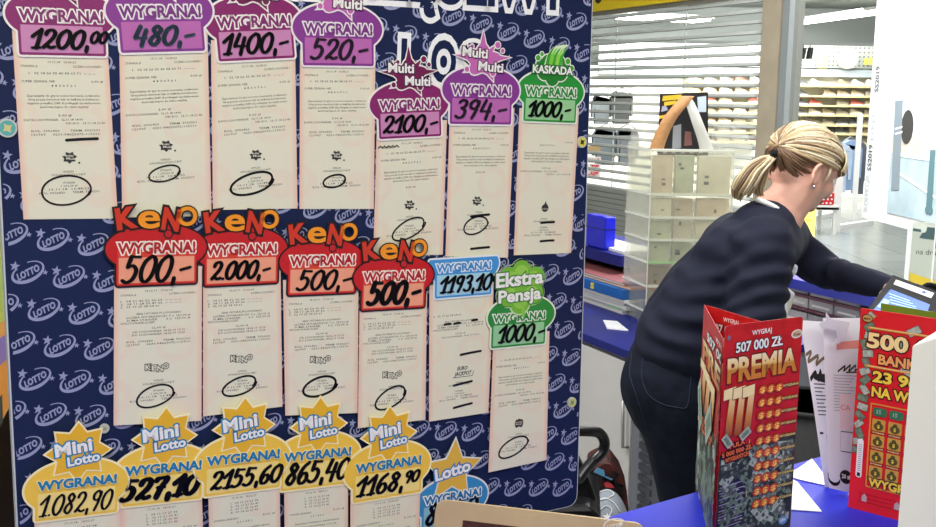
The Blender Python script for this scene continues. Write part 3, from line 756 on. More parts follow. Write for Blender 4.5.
def clip_u(o, fr, umax):
    bm = bmesh.new(); bm.from_mesh(o.data); base = wloc(o)
    bmesh.ops.bisect_plane(bm, geom=bm.verts[:] + bm.edges[:] + bm.faces[:], plane_co=fr.p(umax, 0) - base, plane_no=fr.X, clear_outer=True, dist=1e-6)
    bm.to_mesh(o.data); bm.free()
def red_card(fr, w, H, t, clip=None):
    w0 = clip or w
    f = Flat(fr); f.slab(rrect(0, 0, w0, H, .004), -.0005, 0, RED); c = f.build('card', t)
    S = w / .088; rnd = random.Random(5)
    f = Flat(fr)
    # banknote heap over the lower 45 percent
    top = [(x * w / 12, H * (.42 + .012 * math.sin(x * 2.1) + .05 * x / 12)) for x in range(13)]
    f.poly([(0.0005, .0005)] + [(w - .0005, .0005)] + [(max(.0005, min(w - .0005, x)), y) for x, y in top[::-1]], .0003, DKG)
    for q in range(300):
        u = rnd.uniform(.006, w - .006); v = rnd.uniform(.015, H * .425); a = rnd.uniform(-.9, .9); c_, s_ = math.cos(a), math.sin(a)
        if u - .009 < 0 or u + .009 > w: a = 0
        l, k = rnd.uniform(.004, .008) * S, rnd.uniform(.0022, .0038) * S
        pts = [(u + x * c_ - y * s_, v + x * s_ + y * c_) for x, y in ((-l, -k), (l, -k), (l, k), (-l, k))]
        if min(x for x, y in pts) < .001 or max(x for x, y in pts) > w - .001: continue
        f.poly(pts, .0004 + q * .000002, [BANK, BANK2, GREY3, DKG][q % 4])
        f.poly(ellipse(u, v, k * .6, k * .6, 8), .00041 + q * .000002 + .000001, [DKG, GREY3, BANK2, BANK][q % 4])
    bo = f.build('banknote_print', c)
    if clip: clip_u(bo, fr, clip - .0004)
    f = Flat(fr); h = .0008
    f.text('WYGRAJ', w * .46, H * .945, h, CARDW, width=w * .25, cap=H * .022, off=.02, ang=.03)
    f.text('507 000 ZŁ', w * .44, H * .878, h, DK, width=w * .60, cap=H * .045, off=.03, grow=.0008, ang=.03, res=3)
    f.text('507 000 ZŁ', w * .44, H * .878, h + .0001, CARDW, width=w * .60, cap=H * .045, off=.03, ang=.03, res=3)
    f.text('PREMIA', w * .50, H * .748, h, mat('premia_outline', (110, 30, 16), .4), width=w * .90, cap=H * .110, off=.04, grow=.0014, ang=.03, res=3)  # dark red outline printed around the letters
    PGR = gradient_mat('premia_gold', [(0, (214, 130, 40)), (.45, (196, 130, 50)), (.55, (236, 196, 120)), (1, (250, 236, 196))], H * .745, H * .865)
    f.text('PREMIA', w * .50, H * .748, h + .0001, PGR, width=w * .90, cap=H * .110, off=.04, ang=.03, res=3)
    # upper half of each letter paler: printed two-tone
    SGR = gradient_mat('seven_gold', [(0, (150, 70, 30)), (.4, (206, 130, 56)), (1, (246, 214, 150))], H * .50, H * .69)
    for q in range(3):
        x = w * (.015 + .115 * q)
        o = [(x, H * .715), (x + w * .15, H * .725), (x + w * .15, H * .68), (x + w * .12, H * .505), (x + w * .035, H * .500), (x + w * .075, H * .672), (x, H * .668)]
        f.poly(grow(o, .0008), h + .0002 + q * .0004, mat('seven_edge', (140, 60, 30), .4)); f.poly(o, h + .0003 + q * .0004, SGR)
        f.poly([(x, H * .715), (x + w * .15, H * .725), (x + w * .15, H * .68), (x, H * .668)], h + .0004 + q * .0004, GOLDL)
    for u, v, a in ((.075, .485, -.9), (.30, .505, .6)):
        c_, s_ = math.cos(a), math.sin(a)
        f.poly([(w * u + (x * c_ - y * s_) * w, H * v + (x * s_ + y * c_) * w) for x, y in ((-.07, -.04), (.07, -.04), (.07, .04), (-.07, .04))], h + .0018, BANK2)
        f.poly([(w * u + (x * c_ - y * s_) * w, H * v + (x * s_ + y * c_) * w) for x, y in ((-.05, -.02), (.05, -.02), (.05, .02), (-.05, .02))], h + .0019, BANK)
    for v, wd, s_ in ((.452, .20, 'PULA'), (.421, .38, '5 000 000 ZŁ'), (.393, .30, 'WYGRANYCH')):
        f.text(s_, w * .215, H * v, h + .001, DK, width=w * wd, cap=H * .022, off=.05, grow=.0009, ang=.12)
        f.text(s_, w * .215, H * v, h + .0012, ORN, width=w * wd, cap=H * .022, off=.05, ang=.12)
    for q in range(10):
        v = H * (.675 - q * .0585)
        for z in range(3):
            x = w * (.505 + z * .108)
            f.poly(ellipse(x, v + H * .016, w * .066, H * .0225, 8, .39), h + .0005, DK); f.poly(ellipse(x, v + H * .016, w * .061, H * .0205, 8, .39), h + .0006 + z * .00002, mat('hex_orange', (206, 78, 30), .35))
            f.text('$', x, v + H * .0035, h + .0008, mat('dollar_yellow', (255, 206, 90), .3), cap=H * .025, width=w * .062, off=.03)
        f.text('WYGRANA', w * .875, v + H * .014, h + .0006, DK, width=w * .21, cap=H * .013, off=.03, grow=.0006, ang=.03)
        f.text('WYGRANA', w * .875, v + H * .014, h + .0007, mat('dollar_gold', (236, 206, 120), .3), width=w * .21, cap=H * .013, off=.03, ang=.03)
        f.stroke([(w * .375, v), (w * .378, v + H * .03)], .0008, h, mat('dollar_gold', (206, 160, 80), .3))
    for q in range(10):
        f.poly([(w * .02, H * (.020 + q * .027)), (w * .36, H * (.030 + q * .029)), (w * .36, H * (.051 + q * .029)), (w * .02, H * (.040 + q * .027))], h, NAV2)
        f.stroke([(w * (.03 + .025 * z), H * (.030 + q * .027 + z * .0012)) for z in range(13) if z % 4 != 3], .0009, h + .0001, SILV)
    f.poly(ellipse(w * .885, H * .055, w * .06, H * .022, 12), h, mat('print_skyblue', (110, 160, 200), .4))
    f.text('18+', w * .885, H * .047, h + .0001, CARDW, cap=H * .018, off=.02)
    f.poly(ellipse(w * .92, H * .925, w * .072, H * .020, 16, .08), h, CARDW); f.poly(ellipse(w * .92, H * .925, w * .062, H * .015, 16, .08), h + .0001, mat('badge_tan', (206, 176, 140), .4))
    f.text('Zdrapka', w * .92, H * .918, h + .0002, DK, width=w * .1, cap=H * .011, off=.02)
    f.poly(ellipse(w * .045, H * .945, .0022, .0030, 10), h, mat('print_greyblue', (100, 110, 130), .4))
    co_ = f.build('card_print', c)
    if clip: clip_u(co_, fr, clip - .0004)

G4 = None
frA, wA = card_frame(714, 548, 790, 529)
HA = .236
t = thing('scratch_card', frA.p(wA / 2, 0), 'tall red scratch card with gold sevens and rows of dollar signs, frontmost', 'scratch card')
red_card(frA, wA, HA, t)
# the side card runs back from the front card's left edge
Bk = at(704, 304, 1.27); Bk.z = CH
Af = frA.p(-.001, 0, -.001)
X = Af - Bk; X.z = 0; wS = X.length; X.normalize()
frS = Frame(Bk, X, V((0, 0, 1)), V((X.y, -X.x, 0)))
HS = at(704, 304, 1.27).z - CH
t = thing('scratch_card', frS.p(wS / 2, 0), 'folded red scratch card seen at a steep angle, left of the frontmost red card', 'scratch card'); red_card(frS, wS * 2.1, HS, t, clip=wS * .985)
Rr = frA.p(wA * .93, 0, -.045)
X = Rr - Bk; X.z = 0; wR = X.length - .002; X.normalize()
frR = Frame(Bk + X * .002, X, V((0, 0, 1)), V((X.y, -X.x, 0)))
t = thing('scratch_card', frR.p(wR / 2, 0), 'red scratch card mostly hidden, its top edge showing behind the frontmost red card', 'scratch card'); red_card(frR, wR, HS - .0005, t)

# ------------------------------------------------------------------ second red card, at the right
frB, wBv = card_frame(848, 507, 897, 520)
KB = 1.0
topL = cast(frB.O, frB.N, 861, 308); HB = topL.z - CH
lean = frB.uv(topL)[0]
# card leans: use the drawn left edge as its own up axis
up = (topL - frB.O).normalized(); 
frB = Frame(frB.O, frB.X, up, frB.X.cross(up) * -1 if frB.X.cross(up).y > 0 else frB.X.cross(up))
if frB.N.y > 0: frB.N = -frB.N
HB = (topL - frB.O).length; wB = .135
t = thing('scratch_card', frB.p(wB / 2, 0), 'red scratch card with two columns of gold money bags, beside the white box', 'scratch card')
RED2 = mat('card_scarlet', (226, 34, 36), .35)
f = Flat(frB); f.slab([(0, 0), (wB, 0), (wB, HB), (0, HB)], -.0005, 0, RED2); c = f.build('card', t)
f = Flat(frB); h = .0003; rnd = random.Random(3)
CREAM = mat('print_cream', (250, 222, 150), .35); YEL = mat('print_yellow', (246, 214, 70), .35); LG = mat('print_gold', (220, 150, 60), .35)
for q in range(16):
    v = HB * (.30 + .66 * q / 15); u = .006 + rnd.uniform(-.002, .007) * (1 if v > .6 * HB else .4)
    a = rnd.uniform(-1.2, 1.2); c_, s_ = math.cos(a), math.sin(a)
    pts = [(max(.0004, u + x * c_ - y * s_), v + x * s_ + y * c_) for x, y in ((-.006, -.0035), (.006, -.0045), (.007, .0035), (-.005, .0045))]
    f.poly(pts, h + q * .00001, BANK2 if q % 2 else BANK); f.stroke(pts + pts[:1], .0004, h + .0003, DKG)
for u, v, a in ((.024, .84, -.3), (.048, .85, .9), (.056, .73, -.4), (.060, .925, .6), (.094, .91, .05)):
    c_, s_ = math.cos(a), math.sin(a); l = .0075
    pts = [(u + (x * c_ - y * s_), v * HB + (x * s_ + y * c_)) for x, y in ((-l, -.004), (l, -.0045), (l, .004), (-l, .0045))]
    f.poly(pts, h + .0002, BANK2); f.stroke(pts + pts[:1], .0004, h + .0003, DKG)
f.build('banknote_print', c)
f = Flat(frB)
def bar(v): f.stroke([(.010, v), (wB - .004, v)], .0026, h + .0004, LG); f.stroke([(.012, v + .0004), (wB - .004, v + .0004)], .0008, h + .0005, CREAM)
bar(HB * .912); bar(HB * .725)
for s_, u, v, wd, cp, m, al in (('500 000', .0095, .815, .100, .0175, CREAM, 'L'), ('BANKNOTÓW', .0235, .742, .106, .0115, mat('print_peach', (244, 170, 96), .35), 'L'),
                    ('23 960', .0185, .652, .062, .0130, YEL, 'L'), ('NA WYGRANE', .0185, .580, .098, .0120, YEL, 'L'), ('WYGRANA', .0215, .135, .070, .0100, YEL, 'L')):
    f.text(s_, u, HB * v, h + .0006, DK, width=wd, cap=cp, off=.04, grow=.0011, align='L', res=3)
    f.text(s_, u, HB * v, h + .0008, m, width=wd, cap=cp, off=.04, align='L', res=3)
f.stroke([(.019, HB * .545), (.019, HB * .13)], .0016, h + .0004, LG); f.stroke([(.019, HB * .545), (wB - .004, HB * .545)], .0016, h + .0004, LG); f.stroke([(.019, HB * .13), (wB - .004, HB * .13)], .0016, h + .0004, LG)
for q in range(6):
    u = .0215 + q * .0182
    f.poly(rrect(u, HB * .488, u + .0155, HB * .530, .003), h + .0006, mat('chip_green', (50, 120, 80), .4)); f.text('15', u + .0068, HB * .50, h + .0008, BANK2, cap=.0046, off=.03)
    for z in range(4):
        v = HB * (.415 - z * .078)
        f.poly(rrect(u, v, u + .0148, v + HB * .058, .001), h + .0005, mat('money_gold', (206, 160, 66), .35))
        f.poly(ellipse(u + .0074, v + HB * .023, .0055, .0045, 14), h + .0007, mat('bag_olive', (90, 84, 34), .4)); f.poly(ellipse(u + .0074, v + HB * .044, .0026, .0020, 8), h + .0007, mat('bag_olive', (90, 84, 34), .4))
        f.text('$', u + .0074, v + HB * .015, h + .0009, YEL, cap=.0040, off=.03)
        f.poly([(u, v - HB * .015), (u + .0148, v - HB * .015), (u + .0148, v - HB * .003), (u, v - HB * .003)], h + .0005, mat('print_maroon', (110, 20, 20), .4)); f.text('WYGRANA', u + .0074, v - HB * .013, h + .0006, CREAM, width=.0135, cap=.0018, off=.03)
f.poly(ellipse(.0085, HB * .955, .0062, .0050, 18), h + .0006, DK); f.poly(ellipse(.0085, HB * .955, .0052, .0041, 18), h + .0007, mat('badge_gold', (196, 160, 90), .35)); f.poly([(.012, HB * .96), (.019, HB * .975), (.013, HB * .945)], h + .0006, mat('badge_gold', (196, 160, 90), .35))
f.text('MAX', .0085, HB * .948, h + .0008, DK, width=.0075, cap=.0026, off=.03)
for v in (.085, .065, .045): f.text('Gra dozwolona od lat 18. Zdrap pola i sprawdź wygraną', .012, HB * v, h, mat('print_maroon', (110, 20, 20), .4), width=.085, cap=.0018, align='L')
for u in (.018, .055): f.poly([(u - .003, HB * .05), (u + .003, HB * .05), (u + .003, HB * .075), (u, HB * .09), (u - .003, HB * .075)], h + .0002, mat('house_grey', (196, 170, 166), .4))
f.build('card_print', c)
f = Flat(frB); f.poly(rrect(.0065, HB * .165, .0135, HB * .36, .003), h + .0009, CARDW)
for q in range(14): f.stroke([(.0085, HB * (.20 + q * .010)), (.0118, HB * (.20 + q * .010))], .0005, h + .001, GREY3)
f.poly([(.0082, HB * .172), (.0118, HB * .172), (.0118, HB * .19), (.0082, HB * .19)], h + .001, DK)
f.build('barcode_sticker', c)
# green card behind it
frG = Frame(frB.O - frB.N * .022, frB.X, frB.Y, frB.N)
gA = cast(frG.O, frG.N, 882, 303); gB = cast(frG.O, frG.N, 936, 312)
ga, gb = frG.uv(gA), frG.uv(gB); sl = (gb[1] - ga[1]) / (gb[0] - ga[0])
t = thing('scratch_card', frG.p(ga[0] + .055, 0), 'green card standing behind the red card with gold money bags', 'scratch card')
f = Flat(frG); f.slab([(ga[0], .0), (ga[0] + .11, 0), (ga[0] + .11, ga[1] + sl * .11), (ga[0], ga[1])], -.0005, 0, mat('card_olive_green', (104, 140, 40), .4)); f.build('card', t)

# ------------------------------------------------------------------ white papers between the two red cards
PAPW = mat('white_paper', (232, 232, 236), .5, noise_amt=.03, nscale=12)
def sheet_thing(name, quadpx, label, cat, art, curl=0.0):
    """quadpx: (px,py,Z) for TL TR BR BL; bilinear patch with art(f) in unit space"""
    TL, TR, BR, BL = [at(*q) for q in quadpx]
    t = thing(name, (BL + BR) / 2, label, cat)
    n = (TR - TL).cross(BL - TL).normalized()
    if n.y > 0: n = -n
    class Pf:
        N = n
        def p(s, a, b, h=0): return (TL * (1 - a) + TR * a) * (b) + (BL * (1 - a) + BR * a) * (1 - b) + n * (h + curl * math.sin(math.pi * b) * (1 - a * .5))
    fr = Pf(); b = MB()
    NU, NV = 3, 12; vs = []; fs = []
    for side, hh in ((0, 0), (1, -.0004)):
        for j in range(NV + 1):
            for i in range(NU + 1): vs.append(fr.p(i / NU, j / NV, hh))
    M_ = (NU + 1) * (NV + 1)
    for j in range(NV):
        for i in range(NU):
            k = j * (NU + 1) + i
            fs.append((k, k + 1, k + NU + 2, k + NU + 1)); fs.append((M_ + k, M_ + k + NU + 1, M_ + k + NU + 2, M_ + k + 1))
    rim = [i for i in range(NU + 1)] + [j * (NU + 1) + NU for j in range(1, NV + 1)] + [NV * (NU + 1) + i for i in range(NU - 1, -1, -1)] + [j * (NU + 1) for j in range(NV - 1, 0, -1)]
    for q in range(len(rim)):
        a, c_ = rim[q], rim[(q + 1) % len(rim)]; fs.append((c_, a, M_ + a, M_ + c_))
    b.mesh(vs, fs, PAPW, False); s = b.build('paper', t)
    f = Flat(fr); art(f)
    if f.v: f.build('print', s)
    return t
def art1(f):
    h = .0004; BR_ = mat('brown_ink', (120, 96, 70), .5)
    f.stroke(smooth_line([(.02, .80), (.25, .82), (.05, .76), (.5, .80), (.35, .745), (.75, .79), (.95, .75)]), .02, h, BR_)
    f.stroke(smooth_line([(.05, .66), (.3, .70), (.35, .66), (.5, .71), (.55, .66), (.75, .70), (.8, .655), (.2, .675), (.7, .68)]), .03, h, DK)
    for q in range(9): f.poly([(.15, .63 - q * .022), (.15 + .5 - .1 * (q % 3), .63 - q * .022), (.15 + .5 - .1 * (q % 3), .637 - q * .022), (.15, .637 - q * .022)], h, GREY3)
    f.poly([(.10, .345), (.24, .345), (.24, .357), (.10, .357)], h, DK); f.poly([(.82, .41), (.98, .41), (.98, .42), (.82, .42)], h, DK)
    R_ = rrect(.35, .16, .95, .34, .03); f.stroke(R_ + R_[:1], .006, h, GREY3)
def art2(f):
    h = .0004
    f.poly([(.35, .815), (1, .83), (1, .875), (.35, .86)], h, mat('salmon', (240, 150, 136), .5))
    f.stroke(smooth_line([(.38, .69), (.6, .725), (.55, .695), (.75, .73), (.7, .695), (.9, .73), (.88, .70), (1, .72)]), .012, h, DK); f.stroke([(.62, .688), (1, .692)], .008, h, DK)
    for q in range(13): f.poly([(.25, .665 - q * .017), (.95 - .07 * (q % 4), .667 - q * .017), (.95 - .07 * (q % 4), .672 - q * .017), (.25, .670 - q * .017)], h, mat('text_grey', (176, 176, 182), .5))
    f.poly([(.42, .36), (.97, .36), (.97, .56), (.42, .56)], h + .0002, mat('pale_pink', (236, 214, 216), .5))
    f.text('CA', .60, .47, h + .0004, mat('pink_text', (214, 110, 110), .5), width=.3, cap=.03)
    R_ = rrect(.44, .23, .98, .345, .02); f.stroke(R_ + R_[:1], .006, h, GREY3)
    f.poly(ellipse(.62, .085, .22, .040, 22), h, DK); f.text('20 zł', .62, .075, h + .0003, CARDW, width=.3, cap=.025, off=.04)
    f.stroke(ellipse(.2, .07, .22, .04, 20, 0, math.pi * .9, math.pi * 1.9), .02, h, DK)
Z1 = 1.30
sheet_thing('printed_slip', [(800, 320, Z1), (826, 322, Z1), (850, 494, 1.262), (826, 494, 1.262)], 'white paper slip with black scribbles, right of the frontmost red card', 'paper', art1, .002)
sheet_thing('printed_slip', [(823, 318, Z1 - .03), (860, 318, Z1 - .03), (856, 494, 1.24), (829, 488, 1.24)], 'white paper slip with a salmon bar, left of the red money bag card', 'paper', art2)
# grey white star topper with a curved tail
t = thing('paper_star', at(834, 345, 1.255), 'white paper star with a grey curved tail on top of the slips', 'paper star')
def pl(px, py, Z=1.25): return at(px, py, Z)
b = MB(); stp = [pl(x, y) for x, y in ((819, 323), (826, 320), (826, 312), (831, 319), (850, 322), (847, 334), (840, 343), (832, 346), (838, 337), (836, 328), (829, 326), (822, 330))]
b.prism(stp, V((0, .0006, 0)), mat('star_grey', (214, 214, 220), .5)); b.build('star_body', t)
# loose sheets lying on the counter
def flat_sheet(pts, label):
    P = [at_h(x, y, CH + .0006) for x, y in pts]; c = sum(P, V((0, 0, 0))) / len(P)
    t = thing('paper_sheet', c, label, 'paper'); b = MB(); b.prism(P, V((0, 0, .0008)), PAPW); b.build('sheet', t)
flat_sheet([(796, 470), (812, 459), (828, 480), (827, 486), (800, 480), (780, 474)], 'white sheet lying on the blue counter behind the frontmost red card')
flat_sheet([(780, 474), (797, 482), (822, 512), (775, 509), (760, 490)], 'white folded sheet lying on the blue counter, sticking out right of the frontmost card')

# ------------------------------------------------------------------ white box at the right edge
Zb = .62
A = at(909, 400, Zb); TLb = at(912.5, 345, Zb); 
x0 = at(903, 527, Zb)
zt = TLb.z
t = thing('white_box', V((TLb.x + .07, Zb + .05, zt - .25)), 'plain white box close up at the right edge', 'box')
b = MB()
WB = mat('box_white', (246, 243, 234), .55)
lft = TLb; bot = at(896.5, 540, Zb); bot = lft + (bot - lft) * ((lft.z - CH - .0005) / (lft.z - bot.z))
rx_ = at_h(936, 338, lft.z) if False else cast(lft, V((0, 0, 1)), 936, 337.5); dx = (rx_ - lft).normalized() * .13
pts = [lft, lft + dx, bot + dx, bot]
bk = V((.075, .10, 0)); b.prism(pts, bk, WB); b.build('box_body', t, bevel=.001)

# ------------------------------------------------------------------ gold frame card
Zf = .88
g = [at(434, 527, Zf), at(441, 501, Zf)]
gl = at(441, 501, Zf); gr = at(634, 524, Zf * .985)
X = (gr - gl).normalized(); Yp = V((0, .12, 1)); Yp = (Yp - X * Yp.dot(X)).normalized(); N = X.cross(Yp); N = N if N.y < 0 else -N
fg = Frame(gl, X, Yp, N); W_ = (gr - gl).length
GM = mat('brushed_gold', (216, 188, 138), .42, metal=.35, noise_amt=.1, nscale=30)
t = thing('gold_frame', fg.p(W_ / 2, -.13), 'gold coloured frame with a dark picture, in front of the board', 'frame')
f = Flat(fg); gb_ = -.128
f.slab(rrect(-.004, gb_, W_ + .01, .001, .009), -.003, 0, GM); c = f.build('gold_plate', t)
f = Flat(fg); R1 = rrect(-.004, gb_, W_ + .01, .001, .009)
f.slab(R1, -.0034, -.003, mat('gold_rim', (232, 214, 176), .3)); f.build('rim', c)
f = Flat(fg); q0 = fg.uv(cast(fg.O, fg.N, 463, 520)); q1 = fg.uv(cast(fg.O, fg.N, 547, 526))
f.poly([(q0[0], -.11), (q1[0], -.11), (q1[0], q0[1]), (q0[0], q0[1])], .0004, mat('dark_picture', (44, 24, 16), .3, rgb2=(96, 54, 34), nscale=60)); f.build('picture', c)
f = Flat(fg); q = fg.uv(cast(fg.O, fg.N, 607, 517)); CW = mat('logo_white', (244, 238, 220), .4)
f.poly(star(q[0], q[1], .0038, .0016), .0004, CW); f.poly(star(q[0] + .012, q[1] - .004, .0022, .001), .0004, CW)
e_ = ellipse(q[0] + .007, q[1] - .006, .009, .0055, 20, .3, .3, 5.2); f.stroke(e_, .001, .0004, CW); f.text('LOTTO', q[0] + .007, q[1] - .008, .0005, CW, width=.012, cap=.003, off=.03, ang=.3)
f.build('logo_print', c)

# ------------------------------------------------------------------ payment terminal with blue screen
P = [at(893, 275, 1.52), at(945, 299, 1.47), at(925, 335, 1.34), at(864, 318, 1.40)]
X = (P[1] - P[0]).normalized(); Yv = (P[0] - P[3]); Yv = (Yv - X * Yv.dot(X)).normalized(); N = X.cross(Yv)
if N.z < 0: N = -N
ft = Frame((P[3]), X, Yv, N); Wt = (P[1] - P[0]).length + .02; Ht = (P[0] - P[3]).dot(Yv)
BLK = mat('black_plastic', (14, 15, 18), .6, spec=.15)
t = thing('touch_terminal', V((P[3].x + .05, P[3].y + .07, CH)), 'black tilted touch terminal with a lit blue screen and white label strip', 'terminal')
f = Flat(ft); f.slab([ft.uv(cast(ft.O, ft.N, x, y)) for x, y in ((893, 274), (950, 296), (940, 345), (852, 330))], -.035, 0, BLK); c = f.build('housing', t, bevel=.002)
def tq(*pp): return [ft.uv(cast(ft.O, ft.N, x, y)) for x, y in pp]
f = Flat(ft); f.poly(tq((886, 296), (896, 290.5), (930, 304), (922, 316), (873, 306))[0:1] + tq((890.5, 289.5), (930, 305), (920, 330), (872, 312)), .0006, mat('screen_blue', (44, 88, 190), .2, emit=.75)) if False else f.poly(tq((890.5, 289.5), (930, 305), (920, 330), (872, 312)), .0006, mat('screen_blue', (44, 88, 190), .2, emit=.75))
for q in range(4): f.poly(tq((889 + q * .5, 293.5 + q * 3.0), (910 + q * 3, 301 + q * 3), (909.6 + q * 3, 302 + q * 3), (888.6 + q * .5, 294.5 + q * 3.0)), .0009, mat('screen_pale', (130, 170, 230), .2, emit=.7))
f.poly(tq((884, 299), (890, 301.5), (884, 310), (877, 307)), .0009, mat('screen_pale', (130, 170, 230), .2, emit=.7))
f.build('screen', c)
f = Flat(ft); f.poly(tq((896, 280), (934, 293.5), (931, 298.5), (893.5, 284.5)), .0006, CARDW)
for q in range(3): f.poly(tq((898 + q * 9, 283 + q * 3.1), (904 + q * 9, 285.1 + q * 3.1), (903.4 + q * 9, 287.1 + q * 3.1), (897.4 + q * 9, 285 + q * 3.1)), .0009, mat('label_grey', (180, 180, 186), .5))
f.poly(tq((922.5, 291), (926, 292.3), (925, 294.5), (921.7, 293.2)), .0009, mat('label_blue', (60, 80, 160), .5))
f.build('label_strip', c)
b = MB(); bc = ft.p(Wt * .5, Ht * .4, -.036); b.tube([bc, V((bc.x, bc.y + .01, CH + .003))], [.02, .03], BLK, 14); b.tube([V((bc.x, bc.y + .01, CH + .0005)), V((bc.x, bc.y + .01, CH + .01))], .045, BLK, 20); b.build('stand', t)
# ------------------------------------------------------------------ inner desks of the kiosk (run parallel to the shutter)
SDr = ray(-30, 90); SDr.z = 0; SDr.normalize(); SD = -SDr          # along the shutter, towards the camera
SN = V((-SD.y, SD.x, 0)); 
if SN.y > 0: SN = -SN                                              # faces the camera
DH = 0.85
NB = mat('desk_blue', (18, 26, 108), .45, spec=.3); WCAB = mat('cabinet_white', (206, 202, 200), .5, noise_amt=.04, nscale=5)
GCAB = mat('cabinet_grey', (112, 114, 124), .5)
D0 = at_h(581, 330, DH)                                            # a point on the left desk's front edge
BK = SDr                                                           # away from the camera along the edge
def dpt(along, back, z): return V((D0.x, D0.y, 0)) + SD * along - SN * back + V((0, 0, z))
def oblong(b, a0, a1, k0, k1, z0, z1, m):
    c = dpt((a0 + a1) / 2, (k0 + k1) / 2, (z0 + z1) / 2); b.box(c, SD * ((a1 - a0) / 2), SN * ((k1 - k0) / 2), V((0, 0, (z1 - z0) / 2)), m)
def al(px, back):
    p = cast(dpt(0, back, 0), SN, px, 300); return (p - V((D0.x, D0.y, 0))).dot(SD)
t = thing('desk_cabinet', dpt(.2, .25, 0), 'white cabinet under a dark blue desktop, left behind the board', 'cabinet')
b = MB(); oblong(b, -1.9, al(656, 0) + .01, -.02, .75, DH - .028, DH, NB); b.build('desktop', t, bevel=.002)
b = MB(); oblong(b, -1.2, al(638, 0), .01, .70, .06, DH - .030, WCAB); c = b.build('cabinet_body', t)
b = MB(); oblong(b, -.30, al(637, 0), -.008, .009, .08, DH - .045, WCAB); c = b.build('door', t, bevel=.002)
hp = cast(dpt(0, -.01, 0), SN, 628, 400); hq = cast(dpt(0, -.01, 0), SN, 628, 447)
b = MB(); b.tube([hp, hp + SN * .02, hq + SN * .02, hq], .006, mat('handle_grey', (170, 168, 166), .4, metal=.5), 8); b.build('handle', c)
b = MB(); oblong(b, al(638.5, 0), al(656, 0), -.004, .70, .06, DH - .030, GCAB); c = b.build('grey_panel', t)
b = MB()
va = cast(dpt(0, -.006, 0), SN, 649, 405); vw = (al(656, 0) - al(638.5, 0)) * .36; vb = cast(dpt(0, -.006, 0), SN, 660, 405)
for q in range(12):
    z = .35 + q * .035; b.box(V((va.x, va.y, z)) + SN * .004, SD * vw, SN * .004, V((0, 0, .010)), mat('grille_dark', (58, 60, 68), .5))
b.build('grille', c)
# hutch above the desk
t = thing('desk_hutch', dpt(-.3, .5, DH), 'open beige hutch with a blue shelf over the left desk', 'shelf unit')
hb = .50
hz = at(600, 249, 4.45).z
BEI = mat('hutch_beige', (150, 138, 124), .6)
b = MB(); HR_ = al(640, hb); oblong(b, -2.2, HR_, hb - .10, .74, hz - .045, hz, NB); b.build('shelf', t, bevel=.002)
b = MB(); oblong(b, -2.18, HR_ - .02, .715, .735, DH + .001, hz - .046, BEI); b.build('back_panel', t)
b = MB(); oblong(b, HR_ - .05, HR_ - .03, hb - .02, .714, DH + .001, hz - .046, BEI); b.build('side_panel', t)
# things lying in the hutch: stack of catalogues, books
rows = [(303, 291.5, (168, 170, 174), 'stack of grey catalogues'), (291.5, 288.5, (206, 206, 204), 0), (289, 279, (28, 92, 158), 0), (279, 275, (200, 120, 60), 0), (275, 271.5, (120, 80, 70), 0)]
def z_at(py, px=600, Z=3.3): return at(px, py, Z).z
zb = DH + .0005
stack = [('catalogue', .016, (150, 152, 158), 'grey catalogue at the bottom of the stack on the desk', 0), ('catalogue', .014, (172, 172, 176), 'light grey catalogue, second from the bottom of the stack', .01), ('catalogue', .012, (190, 190, 192), 'pale catalogue just under the white one', -.01),
         ('catalogue', .012, (214, 212, 208), 'white catalogue under the blue book', .005), ('book', .038, (22, 92, 164), 'thick blue book with a yellow letter on its spine', .0), ('magazine', .008, (206, 128, 60), 'orange magazine on the blue book', .02), ('magazine', .010, (128, 74, 74), 'dark red magazine on top of the stack', -.02)]
for nm, th, rgb, lb, off in stack:
    t = thing(nm, dpt(-.30 + off, .50, zb), lb, nm)
    mc = mat('cover_%d_%d_%d' % rgb, rgb, .45); pg = mat('page_edges', (196, 194, 188), .6)
    b = MB(); SE = al(623, .28); oblong(b, SE - .7 + off, SE + off, .28 + abs(off), .62, zb, zb + th, mc); cv = b.build('cover', t, bevel=.001)
    if nm != 'book':
        b = MB(); oblong(b, SE - .695 + off, SE - .005 + off, .279 + abs(off), .30, zb + th * .25, zb + th * .75, pg); b.build('pages', t)
    else:
        f = Flat(Frame(dpt(al(592, .28), .2795, zb), SD, V((0, 0, 1)), SN)); f.text('S', 0, .006, .0006, mat('spine_yellow', (236, 220, 40), .4), cap=.026, width=.03, off=.06)
        f.poly([(-.12, 0), (-.07, 0), (-.07, .038), (-.12, .038)], .0004, mat('spine_green', (40, 120, 110), .4)); f.build('spine_letter', cv)
    zb += th + .0006
# on the blue shelf
Pb = at(594, 249, 4.45)
t = thing('blue_box', V((Pb.x, Pb.y + .06, hz)), 'glossy royal blue box standing on the hutch shelf', 'box')
BB = mat('royal_blue', (20, 26, 190), .3); b = MB()
w_ = .075; hh = at(594, 216, 4.45).z - hz
oblong(b, al(584, .42), al(603, .42), .42, .47, hz + .001, hz + hh, BB); b.build('box_body', t, bevel=.006)
b = MB(); oblong(b, al(584, .42) - .001, al(603, .42) + .001, .419, .471, hz + hh * .60, hz + hh * .64, mat('royal_dark', (12, 14, 110), .3)); b.build('lid_line', t)
t = thing('paper_sheet', dpt(al(615, .45), .45, hz), 'white papers lying on the hutch shelf right of the blue box', 'paper')
b = MB(); b.prism([dpt(al(622, .43), .43, hz + .001), dpt(al(622, .43), .60, hz + .001), dpt(al(612, .60), .60, hz + .001), dpt(al(606, .44), .44, hz + .001)], V((0, 0, .012)), PAPW); b.build('sheet', t)
